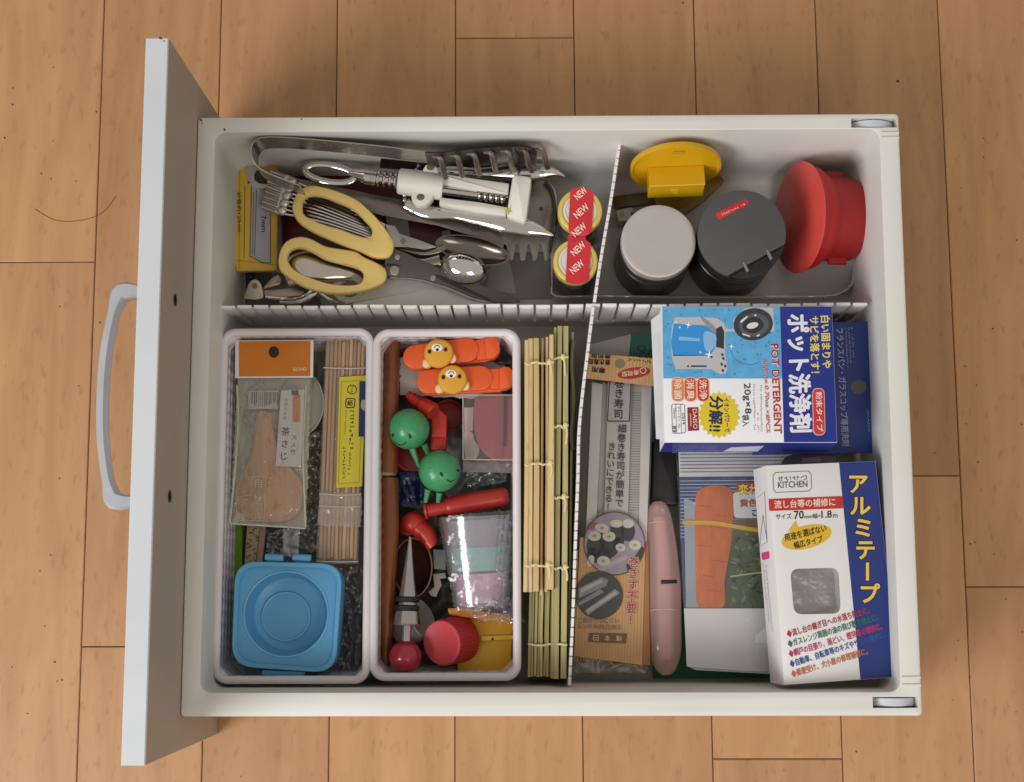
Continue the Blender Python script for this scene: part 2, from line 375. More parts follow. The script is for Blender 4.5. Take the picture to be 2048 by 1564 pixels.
for (cx, cy, cx2, cy2) in ((1702,237,1794,255),(1745,1394,1836,1416)):
    a, b = at(cx,cy,129), at(cx2,cy2,129); cb = MB(); box3(cb, (a[0],b[1],112), (b[0],a[1],140))
    cb.v = [tuple(np.array(q)-dr.base) for q in cb.v]
    tub.parent = None; tub.location = (0,0,0); cut(tub, cb); tub.parent = dr.o
    rl = MB(); m = (a+b)/2; r = 19
    lathe(rl, [(-3.1,r-1.5),(-2.6,r),(2.6,r),(3.1,r-1.5)], (m[0],m[1],127-r+1.5), (0,1,0), 48)
    wo = dr.part('roller', rl, M('c8ccd6',.35))
for y in (243.4,239.6,-155.2,-160.6): mb = MB(); box3(mb, (510.6,y-.8,128.9), (524.2,y+.8,130.0), .3); dr.part('rear_rib', mb, DRAW)
fp = MB(); box3(fp, (-16,-205.8,0.5), (-.35,284.8,220.6), .6); pn = dr.part('front_panel', fp, PANEL, label='tall grey drawer front standing on its edge')
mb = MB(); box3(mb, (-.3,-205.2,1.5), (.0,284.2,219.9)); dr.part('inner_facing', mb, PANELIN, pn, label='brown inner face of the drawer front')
for px, py in ((350,600),(339,993)):
    q = PL((0,0,0),(1,0,0)).pt(px,py); mb = MB(); lathe(mb, [(-.1,4.4),(.5,4.4),(.6,3.6),(-.05,3.0)], (0.05,q[1],q[2]), (1,0,0), 24); dr.part('screw_cap', mb, M('4a443e',.35,.6), pn)
hd = MB(); zc = 186; ya, yb = at(0,577,zc)[1]-3.5, at(0,1012,zc)[1]+3.5; mid = (ya+yb)/2
pth = [(-16,ya,zc),(-34,ya+.5,zc),(-39.5,ya-9,zc),(-45,ya-40,zc),(-46.5,mid,zc),(-45,yb+40,zc),(-39.5,yb+9,zc),(-34,yb-.5,zc),(-16,yb,zc)]
Pp = cr(pth, 60)
loops = []
for i in range(60):
    d = Pp[min(i+1,59)]-Pp[max(i-1,0)]; t = nrm(d); s = np.array((t[1],-t[0],0)); e = abs(i-29.5)/29.5; wd = 3.1+3.2*max(0,1-abs(e-.80)/.16); hz = 7.5
    loops.append([Pp[i]+s*wd*a+np.array((0,0,hz*b)) for a,b in ((-1,-.7),(-.7,-1),(.7,-1),(1,-.7),(1,.7),(.7,1),(-.7,1),(-1,.7))])
loft(hd, loops); dr.part('handle', hd, M('b4b6bb',.35,.25,.08,60,.05,300))
mb = MB(); chips(mb, [(321,76,220.7,4),(328,82,220.7,2),(449,259,129.2,3),(603,238,129.2,2),(402,240,129.2,3),(404,246,129.2,2)]); mb2 = MB()
dr.part('wear_mark', mb, M('5b4c3e',.8), kind='stuff')
# ================================================================== DIVIDERS
dv = T('slatted_divider', 'long white slatted divider crossing the drawer from left to right', 'divider', (13.5,121,Z0+.2), 'white slatted drawer dividers')
Zt = 95.0
mb = MB(); box3(mb, (15.5,119.6,Z0+.2), (503,121.0,34)); dv.part('base_rail', mb, STRIPW)
st0 = None; pit = 12.62; x = 13.9; k = 0
while x+11 < 504.5:
    if st0 is None:
        mb = MB(); box3(mb, (x,119.2,33.8), (x+10.6,121.4,Zt), .35); st0 = dv.part('slat', mb, STRIPW); st = st0
        rb = MB(); box3(rb, (x+1.7,118.9,40), (x+8.9,119.25,Zt-2.5)); rb0 = dv.part('raised_face', rb, STRIPW, st0)
    else:
        st = st0.copy(); C.objects.link(st); st.location = (pit*k*U, math.sin(k*.9)*.0004, math.sin(k*1.7)*.0003)
        r2 = rb0.copy(); C.objects.link(r2); r2.parent = st
    k += 1; x += pit
# cross divider, bowed: its upper edge as measured, upright slats joined by tabs
dv2 = T('slatted_divider', 'white bowed divider seen edge on, crossing the drawer from top to bottom', 'divider', (297,121,Z0+.2), 'white slatted drawer dividers')
def edge(pts, z): return [at(px,py,z) for px,py in pts]
up_ = cr(edge([(1240,284),(1222,400),(1204,505),(1189,604)],97), 21); lo_ = cr(edge([(1187,612),(1176,700),(1164,800),(1158,870),(1156,960),(1151,1090),(1146,1230),(1139,1372)],97), 41)
for seg in (up_, lo_):
    base = MB(); tops = MB()
    for i in range(0, len(seg)-1):
        a, b = seg[i], seg[i+1]; d = nrm(b-a); s = np.array((d[1],-d[0],0))*1.15; a2 = a+d*.55; b2 = b-d*.55
        mb = MB(); h1 = 97+.4*math.sin(i*2.1)
        loft(mb, [[np.array((q[0],q[1],32.0)) for q in (a2+s,b2+s,b2-s,a2-s)], [np.array((q[0],q[1],h1-.4)) for q in (a2+s,b2+s,b2-s,a2-s)], [np.array((q[0],q[1],h1)) for q in (a2+s*.7+d*.3,b2+s*.7-d*.3,b2-s*.7-d*.3,a2-s*.7+d*.3)]])
        dv2.part('slat', mb, STRIPW)
    loops = []
    for i in range(len(seg)):
        d = nrm(seg[min(i+1,len(seg)-1)]-seg[max(i-1,0)]); s = np.array((d[1],-d[0],0))*.7
        loops.append([np.array((q[0],q[1],z)) for q,z in ((seg[i]+s,Z0+.2),(seg[i]+s,91.5),(seg[i]-s,91.5),(seg[i]-s,Z0+.2))])
    loft(base, loops); dv2.part('web', base, STRIPW)
# ================================================================== BASKETS
def basket(quad, ztop, label):
    Q = [at(x,y,ztop) for x,y in quad]; x0,x1 = (Q[0][0]+Q[3][0])/2,(Q[1][0]+Q[2][0])/2; y1,y0 = (Q[0][1]+Q[1][1])/2,(Q[2][1]+Q[3][1])/2
    t = T('storage_basket', label, 'basket', ((x0+x1)/2,(y0+y1)/2,Z0+.3), 'white perforated baskets standing in the drawer')
    rim = MB(); P = rrect(x0+3.2,y0+3.2,x1-3.2,y1-3.2,9,ztop-3,8)
    tube(rim, P, 3.1, 12, 1.0, closed=True); t.part('rim', rim, BASK)
    # walls: grid with real slots
    per = []; r = 8; wl = MB()
    def xy(u, z):   # u in mm along the straight part of each side
        pass
    zs = [ztop-3,ztop-13,ztop-15.2,ztop-21,ztop-23.2,ztop-29,ztop-31.2,ztop-37,ztop-39.2,Z0+8,Z0+1.5]
    def sidepts(z):
        k = (ztop-z)/(ztop-Z0)*6.0+3.2; xa,xb,ya,yb = x0+k,x1-k,y0+k,y1-k; out = []
        for (p, q, n) in (((xa+9,ya),(xb-9,ya),10),((xb,ya+9),(xb,yb-9),27),((xb-9,yb),(xa+9,yb),10),((xa,yb-9),(xa,ya+9),27)):
            p, q = np.array(p), np.array(q)
            for j in range(n):
                for e in (0,.60): out.append(np.r_[p+(q-p)*(j+e)/n, z])
            out.append(np.r_[q, z])
        return out
    loops = [sidepts(z) for z in zs]; m = len(loops[0]); vs = [q for l in loops for q in l]; fs = []
    flags = []
    for n in (10,27,10,27): flags += [1,0]*n+[2]
    for i in range(len(zs)-1):
        for j in range(m):
            if flags[j] == 1 and i in (1,3,5,7): continue
            fs.append((i*m+j,i*m+(j+1)%m,(i+1)*m+(j+1)%m,(i+1)*m+j))
    wl.add(vs, fs); wo = t.part('perforated_wall', wl, BASK)
    md = wo.modifiers.new('thickness','SOLIDIFY'); md.thickness = .0014; md.offset = 0
    bt = MB(); loft(bt, [rrect(x0+8,y0+8,x1-8,y1-8,9,Z0+.3), rrect(x0+7.6,y0+7.6,x1-7.6,y1-7.6,9,Z0+2)]); t.part('basket_floor', bt, BASK)
    return t
basket([(443,655),(752,655),(736,1367),(417,1371)], 90, 'white basket holding the light blue mould and the orange topped packet')
basket([(749,655),(1047,657),(1037,1362),(733,1364)], 90, 'white basket holding the green balls and the orange clips')
# ================================================================== UPPER LEFT COMPARTMENT: utensils
def base_at(px, py, z): q = at(px,py,z); return (q[0],q[1],z)
# red packet and clear packet at the bottom
pl = HZ(24); mb = MB(); slab(mb, pl, [(560,322),(835,330),(1000,372),(1030,492),(900,522),(566,524)], 9.5, 0, .8)
t = T('red_packet', 'dark red flat packet lying under the metal utensils', 'packet', base_at(780,430,14.3)); t.part('pouch', mb, M('5a0f16',.3,0,.2,60,.15,150))
mb = MB(); [line(mb, pl, [(598,y),(622,y)], 3, .3) for y in (328,335,342)]; scrib(mb, pl, (585,333),(596,333),10); t.part('gold_print', mb, M('c9a43c',.5))
mb = MB(); slab(mb, pl, [(800,440),(815,438),(822,480),(806,484)], .3, .5); slab(mb, pl, [(884,463),(900,460),(905,498),(888,502)], .3, .5); slab(mb, pl, [(770,425),(800,430),(804,470),(776,455)], .3, .45); t.part('pale_print', mb, M('a09a92',.5), kind='stuff')
pl = HZ(19); mb = MB(); slab(mb, pl, [(474,543),(600,548),(640,600),(640,611),(473,608)], 4.5, 0, .6)
t = T('clear_packet', 'clear flat packet with small blue print in the corner by the divider', 'packet', base_at(540,575,14.3)); t.part('pouch', mb, M('6e6a66',.25,0,.25,80,.2,120))
mb = MB(); slab(mb, pl, [(478,546),(510,547),(509,566),(480,566)], .2, .3); t.part('dark_print', mb, M('35364a',.4)); mb = MB(); scrib(mb, pl, (480,574),(500,574),14,.5,1,3); scrib(mb, pl, (480,590),(498,590),12,.5,1,4); scrib(mb, pl, (482,556),(505,556),7,.6,1,5); t.part('blue_print', mb, M('8296b4',.4))
# yellow blade packet
pl = P3((469,311,52),(556,313,44),(474,541,52))
t = T('blade_packet', 'yellow card packet printed with a grey knife blade and 120mm', 'packet', base_at(510,430,24.2))
mb = MB(); slab(mb, pl, [(469,311),(500,311),(556,316),(556,360),(554,541),(474,542),(465,505),(466,440),(470,380)], 6, 0, .8); t.part('card', mb, M('d4ac34',.4,0,.12,40,.06,200))
mb = MB(); slab(mb, pl, [(503,372),(546,372),(541,428),(541,526),(524,525),(500,512)], .4, .5); t.part('blade_picture', mb, M('a5a3aa',.4))
mb = MB(); line(mb, pl, [(503,372),(500,512),(524,525),(541,526),(541,428)], 1.2, .7); line(mb, pl, [(513,380),(509,513)], 1.2, .7); line(mb, pl, [(507,385),(505,508)], 1, .7); line(mb, pl, [(490,372),(488,515)], 1, .4)
text(mb, pl, '折畳約120mm', (472,384),(475,464), 10, .4); text(mb, pl, '7mm', (522,431),(523,464), 10, .75, .01); t.part('lettering', mb, INK)
mb = MB(); slab(mb, pl, [(554,345),(557,345),(555,430),(552,430)], .4, .4); line(mb, pl, [(480,312),(478,540)], 1.2, .3); line(mb, pl, [(470,520),(554,530)], 1.0,.3); t.part('crease', mb, M('9a7c1e',.4))
# spatula-like steel slice with toothed edge under the corkscrew
pl = P3((490,350,50),(1100,360,44),(1090,500,40))
t = T('toothed_slice', 'long flat steel server with toothed edge lying under the white corkscrew', 'server', base_at(800,420,34))
pts = [(488,340),(494,332),(506,331),(545,346),(640,366),(760,392),(880,412),(960,384),(1010,362),(1092,360),(1106,380),(1110,420),(1108,470)]
tee = []
for i in range(5): x = 1104-i*24; tee += [(x,488),(x-6,520),(x-14,522),(x-20,490)]
pts += tee + [(960,478),(880,452),(760,430),(640,398),(545,378),(495,374),(488,366)]
mb = MB(); slab(mb, pl, pts, 1.4, 0, .2); so = t.part('blade', mb, DARKST)
mb = MB(); slab(mb, pl, rpoly([(488,340),(494,332),(506,331),(548,346),(552,379),(495,374),(488,366)],4), 1.2, .15, .2); t.part('handle_end', mb, M('b4aeaa',.4,.6,.15,90,.1,300), so)
mb = MB(); slab(mb, pl, [(508,350),(512,341),(524,340),(545,347),(552,360),(540,369),(518,367),(509,360)], 1.0, .45); t.part('hanging_hole', mb, M('2a2522',.6))
mb = MB(); ptube(mb, [(1092,362,46),(1108,385,46),(1112,430,45),(1106,468,44),(1098,505,42)], 1.8, 8, 1.6, 20); t.part('end_lip', mb, STEEL)
mb = MB(); [slab(mb, pl, ell(x,y,r,r,0,12), .3, .25) for x,y,r in ((497,365,2.5),(1082,418,4))]; t.part('rivet', mb, M('4a4440',.4,.8))
# long tongs, bent strap on its edge
t = T('tongs', 'long steel tongs with slotted jaws lying on edge along the back wall', 'tongs', base_at(760,300,40))
mb = MB(); band(mb, [(600,371,108),(545,350,114),(516,334,118),(504,315,121),(502,298,122),(508,283,122),(523,275,123),(560,274,123),(640,280,122),(760,292,120),(850,304,118)], 27, .9, 70); t.part('strap', mb, STEEL)
mb = MB(); band(mb, [(850,304,118),(885,304,118),(960,296,118),(1030,292,118),(1060,294,118),(1073,303,118)], [27,36,44,46,46,40], .9, 30); jw = t.part('jaw', mb, M('3a3430',.3,1,.25,80))
mb = MB()
for i in range(7):
    x = 872+i*34; y = 312-i*3.2; ptube(mb, [(x-6,y,108),(x+6,y+2,108),(x+12,y+14,103),(x+16,y+34,92),(x+20,y+44,84)], 2.3, 8, .6, 12)
t.part('jaw_rib', mb, M('948b82',.35,1), jw)
mb = MB(); ptube(mb, [(850,306,64),(940,316,60),(1040,340,54),(1075,352,52)], 2.6, 8, .7, 20); ball(mb, at(1028,325,62), (5,4,3)); t.part('lower_jaw', mb, M('6a625a',.35,1))
mb = MB(); slab(mb, P3((510,300,60),(850,330,60),(700,320,56)), [(545,303),(700,310),(850,326),(1050,352),(1060,362),(880,345),(700,332),(560,322)], 1, 0); t.part('lower_strap', mb, STEEL)
# crimped whisk: fluted head with wires
pl = P3((540,336,60),(592,354,60),(521,418,54))
t = T('wire_whisk', 'fluted metal crimp holding long thin steel wires under the yellow scissors', 'whisk', base_at(640,420,44))
mb = MB(); slab(mb, pl, rpoly([(541,337),(592,355),(568,432),(521,418)],5), 5, 0, .8); hd = t.part('ferrule', mb, STEEL)
for i in range(8):
    f = (i+.5)/8; a = (541-20*f,337+81*f); mb = MB(); tube(mb, [pl.pt(a[0]+1,a[1],.4),pl.pt(a[0]+30,a[1]+10.5,.4)], 1.5, 8); t.part('flute', mb, M('b9b3ae',.3,1,.1), hd)
mb = MB()
for i in range(5): ball(mb, pl.pt(584-5.0*i, 362+14.5*i, .2), (4.2,3.4,1.6), 10, 8)
t.part('crimp', mb, M('d5d0cb',.35,1,.15,200,.4,300), hd)
for i in range(9):
    f = i/8; mb = MB(); ptube(mb, [(588-18*f,362+66*f,55),(660-8*f,396+50*f,54+2*math.sin(i*2)),(770-4*f,450+34*f,50)], 1.0, 6, 1, 10); t.part('wire', mb, CHROME)
# corkscrew
t = T('winged_corkscrew', 'white winged corkscrew with chrome levers and ring top', 'corkscrew', base_at(880,390,48))
zc = 70
mb = MB(); ptube(mb, [(x,y,zc) for x,y in ell(660,347,50,17,9,28)], 2.6, 10, .8, closed=True); ptube(mb, [(698,345,zc),(730,352,zc)], [3,6], 12); rg = t.part('opener_ring', mb, CHROME)
ax = at(1015,392,zc)-at(730,354,zc); p0 = at(728,353,zc); pm = lambda px: np.linalg.norm(at(px,354+(px-730)*.133,zc)-p0)
mb = MB(); lathe(mb, [(0,2),(0,5),(1,5.8),(10,5.6),(11,3.6),(24,3.6),(24,1)], p0, ax, 24); t.part('neck', mb, CHROME)
for px in (746,757,769,781,791): mb = MB(); d = pm(px); lathe(mb, [(d-1.3,3),(d-1.2,5.6),(d-.6,6.3),(d+.6,6.3),(d+1.2,5.6),(d+1.3,3)], p0, ax, 24); t.part('collar_ring', mb, CHROME)
mb = MB(); d0, d1 = pm(797), pm(887); lathe(mb, [(d0,3),(d0,9.2),(d0+1,10.2),(d0+14,10.6),(d1-2,10.6),(d1,9.8),(d1,4)], p0, ax, 32)
bd = t.part('body', mb, WHITEP)
mb = MB(); slab(mb, HZ(zc+6), rpoly([(838,366),(846,338),(852,328),(868,328),(876,338),(880,358),(878,368)],8), 11, 0, 1); slab(mb, HZ(zc+6), rpoly([(824,380),(868,386),(864,400),(850,412),(834,412),(822,400)],8), 11, 0, 1); t.part('hinge_ear', mb, WHITEP, bd)
for x, y in ((861,334),(841,394)): mb = MB(); slab(mb, HZ(zc+6), ell(x,y,8,6.5,0,16), 1.5, .5, .2); t.part('hinge_pin', mb, M('6d664c',.45,.3), bd)
for q in ([(880,346),(960,358),(1018,366),(1016,389),(950,381),(882,368)],[(880,394),(960,404),(1014,414),(1012,432),(950,424),(878,409)]): mb = MB(); slab(mb, HZ(zc+5), rpoly(q,3), 9, 0, 1.2); t.part('rail', mb, WHITEP)
mb = MB(); slab(mb, HZ(zc+10), rpoly([(1026,347),(1064,353),(1052,446),(1012,432)],9), 20, 0, 2.2); ec = t.part('foot_block', mb, WHITEP)
mb = MB(); slab(mb, HZ(zc+10), [(1013,414),(1017,420),(1023,411),(1021,420),(1025,423),(1019,425),(1016,431),(1016,424),(1010,423)], .3, .25); t.part('yellow_stain', mb, M('c4b23a',.7), ec)
mb = MB(); ptube(mb, [(884,380,zc),(960,390,zc)], 3.6, 14); t.part('screw_shaft', mb, CHROME)
mb = MB(); Q = []
for i in range(80): a = i*.42; c_ = at(955+i*.75,389+i*.1,zc); Q.append(c_+np.array((0,math.cos(a)*3.4,math.sin(a)*3.4)))
tube(mb, Q, 1.2, 6); t.part('worm', mb, CHROME)
mb = MB(); ptube(mb, [(812,408,64),(850,424,64),(900,428,66),(980,441,68),(1040,452,70),(1085,463,70),(1107,471,69)], [5,6,4,5.5,8.5,7,.6], 16, .55, 50); lv = t.part('lever', mb, CHROME)
mb = MB(); [ball(mb, at(841+34*math.cos(a)*.95,395+31*math.sin(a),64), 2.5, 10, 8) for a in np.linspace(1.0,3.3,8)]; t.part('gear_tooth', mb, STEEL, lv)
mb = MB(); ptube(mb, [(846,350,60),(880,342,60),(960,346,62),(1030,344,66),(1075,343,68),(1110,345,68),(1129,353,66)], [4,5,4,5,7.5,6,.6], 16, .6, 50); lv = t.part('lever', mb, CHROME)
mb = MB(); [ball(mb, at(858+26*math.cos(a),345+22*math.sin(a),60), 2.3, 10, 8) for a in np.linspace(2.5,4.2,5)]; t.part('gear_tooth', mb, STEEL, lv)
# yellow scissors
S = lambda L, o=(400,220), k=3.724: [(x/k+o[0],y/k+o[1]) for x,y in L]
t = T('kitchen_scissors', 'kitchen scissors with thick yellow loop handles and dark blades', 'scissors', base_at(780,520,56))
pl = P3((620,390,76),(780,500,72),(600,560,76))
mb = MB(); ring(mb, pl, S([(685,740),(700,655),(745,590),(820,557),(920,570),(1050,610),(1180,670),(1290,770),(1370,860),(1430,950),(1446,1020),(1420,1085),(1370,1102),(1290,1095),(1200,1055),(1080,1010),(960,960),(830,900),(730,830)]), S([(762,720),(775,660),(820,635),(900,640),(1020,680),(1140,740),(1220,815),(1275,880),(1272,930),(1235,943),(1150,920),(1040,880),(920,845),(820,805),(772,770)]), 8.5)
t.part('handle_loop', mb, YEL)
mb = MB(); ring(mb, pl, S([(580,1150),(590,1060),(640,975),(730,940),(820,952),(930,1008),(1050,1030),(1160,1050),(1225,1092),(1300,1125),(1375,1172),(1392,1225),(1370,1280),(1300,1320),(1180,1355),(1040,1370),(900,1355),(770,1315),(660,1250),(600,1200)]), S([(652,1110),(662,1060),(700,1030),(760,1027),(840,1060),(930,1110),(1040,1140),(1150,1170),(1208,1205),(1213,1250),(1180,1292),(1090,1303),(960,1288),(840,1250),(740,1208),(680,1162)]), 8.5, .3)
t.part('handle_loop', mb, YEL)
S4 = lambda L: S(L,(780,440),6.0235)
pl = P3((790,500,66),(1030,604,56),(790,560,66))
mb = MB(); slab(mb, pl, S4([(-60,320),(60,345),(200,400),(550,560),(820,680),(1100,780),(1380,880),(1570,985),(1400,995),(1230,992),(1000,930),(700,800),(420,715),(250,690),(0,680),(-60,660)]), 2.6, 0, .5); bl = t.part('blade', mb, M('6b645e',.34,.9,.15,40,.05,600))
mb = MB(); slab(mb, pl, S4([(0,682),(250,692),(420,717),(700,803),(1000,933),(1230,994),(1190,1004),(960,950),(690,830),(410,740),(240,712),(0,700)]), 1.6, -.9, .3); t.part('blade', mb, M('a89f96',.25,1))
mb = MB(); slab(mb, pl, S4([(560,650),(640,680),(1220,960),(1190,975),(700,770),(560,700)]), .5, .25, .1); t.part('blade_groove', mb, M('4a4440',.4,.9), bl)
for x, y, r in ((789,541,10),(795,514,6),(866,556,6)): mb = MB(); slab(mb, pl, ell(x,y,r,r,0,20), 2.4, 1.5, .6); t.part('rivet', mb, STEEL, bl)
mb = MB(); slab(mb, pl, S4([(-40,520),(60,530),(160,555),(60,545),(-40,560)]), .4, .3); t.part('notch', mb, BLACK, bl)
# dark dessert spoon and chrome measuring spoon
t = T('tea_spoon', 'dark polished spoon lying behind the domed chrome measuring spoon', 'spoon', base_at(930,495,46))
mb = MB(); ptube(mb, [(740,488,54),(792,496,56),(840,506,57),(872,503,57),(890,494,56)], [2,2.4,2.6,2.6,3], 12, .6, 30); t.part('handle', mb, DARKST)
mb = MB(); c_ = at(945,500,58); rz = np.array(Matrix.Rotation(math.radians(-13),3,'Z')); ls = []
for k, dz in ((1.0,-.9),(1.03,0),(.97,.1),(.9,-1.2),(.7,-3.6),(.4,-5.2),(.1,-5.7)): ls.append([c_+rz@np.array((29*k*math.cos(a),10.5*k*math.sin(a),dz)) for a in np.linspace(0,2*math.pi,36,endpoint=False)])
loft(mb, ls, False, True); t.part('bowl', mb, M('837a72',.2,1,.2,60))
t = T('steel_clip_arm', 'thin riveted steel arm beside the tip of the scissor handle', 'utensil', base_at(820,480,50))
mb = MB(); slab(mb, P3((780,450,66),(880,496,60),(790,490,66)), [(770,448),(790,452),(800,467),(850,484),(872,494),(850,499),(815,494),(788,494)], 1.5, 0, .3); t.part('arm', mb, STEEL)
mb = MB(); slab(mb, HZ(68), ell(806,481,5,5,0,16), 2, 0, .3); t.part('rivet', mb, DARKST)
t = T('measuring_spoon', 'shiny chrome measuring spoon turned over so its round bowl domes up', 'spoon', base_at(925,535,46))
mb = MB(); ball(mb, at(927,538,60), (19.5,13,13), 36, 20, np.array(Matrix.Rotation(math.radians(-14),3,'Z'))); t.part('bowl', mb, M('e0dcd8',.06,1,.06))
mb = MB(); ptube(mb, [(932,534,61.5)]+[(927+54*math.cos(a)*.98-0*a, 536+36*math.sin(a)+0.1*54*math.cos(a), 58.5) for a in (0,)], .4, 6); 
ptube(mb, [(880,520,60),(850,525,60),(820,520,58),(780,512,56)], [4.5,3,2.6,2.6], 12, .5, 20); t.part('handle', mb, DARKST)
# can opener
t = T('can_opener', 'old metal can opener with riveted bracket beside the lower scissor loop', 'can opener', base_at(560,580,24))
S5 = lambda L: S(L,(460,440),6.0235); pl = HZ(58)
mb = MB(); slab(mb, pl, rpoly(S5([(160,945),(205,830),(225,760),(265,718),(325,716),(370,760),(395,850),(405,940),(300,962)]),5), 1.6, 0, .3); br = t.part('bracket', mb, M('c2b4a6',.35,.85,.1))
mb = MB(); slab(mb, pl, ell(509.5,571,5.5,5.5,0,18), 1.5, .6, .3); t.part('rivet', mb, M('7c766c',.4,.9), br)
mb = MB(); slab(mb, HZ(55), S5([(395,845),(780,820),(900,870),(840,910),(640,925),(430,935)]), 1.4, 0, .2); t.part('jaw_plate', mb, M('c0ab9c',.4,.8,.12))
mb = MB(); ptube(mb, [(531,594,58),(560,597,58),(590,596,58),(610,589,58),(626,578,58)], 1.2, 8, 1, 24); t.part('wire_spring', mb, CHROME)
mb = MB(); slab(mb, P3((530,572,59),(560,546,54),(590,565,61)), S5([(400,818),(520,680),(590,655),(620,720),(600,770)]), 1.6, 0, .3); t.part('lever_plate', mb, M('d8d0c2',.16,1))
mb = MB(); ptube(mb, [(570,548,60),(600,536,62),(640,532,60),(690,536,56),(740,542,50)], [11,13,13,10,7], 20, .28, 40); t.part('handle', mb, M('d0c8be',.12,1,.12))
mb = MB(); ptube(mb, [(560,602,53),(600,600,55),(628,586,57),(640,570,57)], [2,3,3,2], 10, .6, 20); ptube(mb, [(640,585,55),(655,597,53),(675,604,51)], 1.5, 8, 1, 12); ptube(mb, [(636,553,57),(648,568,57),(650,585,55)], 3, 8, .5, 10); t.part('lower_handle', mb, CHROME)
# white peeler with ring
t = T('ring_handled_peeler', 'white plastic tool with a ring end lying along the slatted divider', 'peeler', base_at(820,590,24))
pl = HZ(56); mb = MB(); ring(mb, pl, ell(697,574,34,32,0,24), ell(699,577,19,16,0,24), 6, 0, 48); t.part('ring_end', mb, M('cfd0c4',.3,0,.05))
mb = MB(); slab(mb, pl, cr([(690,604),(715,600),(732,580),(742,562),(790,556),(850,562),(930,580),(990,603),(960,612),(850,612),(740,613)],40,True), 6, 0, 1.4); t.part('handle', mb, M('dcd8d4',.35,0,.05))
# pale grey tray plate in front of the twin jars, and clear tray wall
t = T('grey_mat_sheet', 'thin grey plastic sheet lying on the drawer bottom by the twin jars', 'sheet', base_at(1000,550,Z0))
mb = MB(); slab(mb, HZ(16), [(900,512),(1096,505),(1102,596),(880,602)], 1.6, 0, .2); t.part('sheet', mb, M('a09b95',.4,0,.08))
mb = MB(); slab(mb, HZ(17), [(985,524),(1020,521),(1032,588),(968,580)], .8, 0, .2); t.part('pale_patch', mb, M('c4c3b9',.4))
t = T('clear_tray', 'clear plastic tray with a low rim on the drawer bottom behind the boxes', 'tray', base_at(1400,590,Z0))
mb = MB(); band(mb, [(1104,506,38),(1104,575,38),(1112,592,38),(1200,592,38),(1400,594,38),(1640,592,38),(1690,580,38),(1706,560,38),(1708,500,38)], 22, 1.2, 60); t.part('tray_wall', mb, film('e6dad6',.28,.2,.15,60,.12))
mb = MB(); ptube(mb, [(1104,575,38),(1112,592,38),(1200,592,38),(1400,594,38),(1640,592,38),(1690,580,38),(1706,560,38),(1708,500,38)], 1.1, 8, 1, 60); t.part('tray_rim', mb, film('f2e6e2',.55,.15,.1,60,.2))
# twin jars with NEW band
t = T('twin_jars', 'two small glass jars with yellow rimmed lids joined by a red NEW band', 'jar', base_at(1152,540,Z0))
tops_ = ((1160,421),(1151,522)); zt = 82
for cx, cy in tops_:
    c_ = at(cx,cy,zt); r = 46*.377
    mb = MB(); lathe(mb, [(Z0-zt+.4,12),(Z0-zt+.4,14.8),(Z0-zt+3,16),(-16,16),(-10,15.2)], c_, (0,0,1), 40); j = t.part('jar', mb, M('3f352c',.12,.1,.4,50,.1,90,1,.6))
    mb = MB(); lathe(mb, [(-11,15),(-11,r),(-1.6,r),(-.5,r-.5),(0,r-1.6),(-.1,r-3.2),(-1.2,r-3.9),(-1.2,1)], c_, (0,0,1), 48); ld = t.part('lid', mb, M('e0c96a',.3,.25,.08), j)
    mb = MB(); lathe(mb, [(-1.15,r-4.2),(-.5,r-4.6),(-.5,r-6),(-1.0,r-6.6),(-1.0,.5)], c_, (0,0,1), 48); t.part('clear_centre', mb, M('d9d6cf',.15,0,.05,60,.1,60,1,.5), ld)
pl = HZ(zt+.3); mb = MB()
def arcx(c, r, xl, xr, n=14):
    out = []
    for i in range(n+1):
        x = xl+(xr-xl)*i/n; out.append(x)
    return out
bl_, br_ = (1141,1188),(1131,1178)
L, R_ = [], []
for i in range(41):
    y = 376+(568-376)*i/40; f = (y-376)/192; xl = 1141-10*f; xr = 1188-10*f
    for cx, cy in tops_[:1] if y < 471.5 else tops_[1:]:
        hw = math.sqrt(max(0,46.5**2-(y-cy)**2))
    if abs(y-471.5) < 9: hw = max(hw,20)
    L.append((max(xl,cx-hw),y)); R_.append((min(xr,cx+hw),y))
vs = []; 
for (a, b) in zip(L, R_):
    n_ = 6; sag = -2.2*max(0,1-abs(a[1]-471.5)/9)
    for k in range(n_+1): x = a[0]+(b[0]-a[0])*k/n_; vs.append(pl.pt(x,a[1],.25+sag+.25*noise.noise((x*.06,a[1]*.05,2))))
mb.add(vs, [(i*7+k,i*7+k+1,(i+1)*7+k+1,(i+1)*7+k) for i in range(40) for k in range(6)])
bo = t.part('seal_band', mb, M('cc2030',.16,0,.12,40,.12,120,1,.6))
mb = MB()
for p, q in (((1156,401),(1176,383)),((1155,438),(1180,416)),((1151,475),(1175,455)),((1149,513),(1173,492)),((1147,549),(1170,529))): text(mb, pl, 'NEW', p, q, 14, .75, .015)
t.part('lettering', mb, M('f3d9c9',.4), bo)
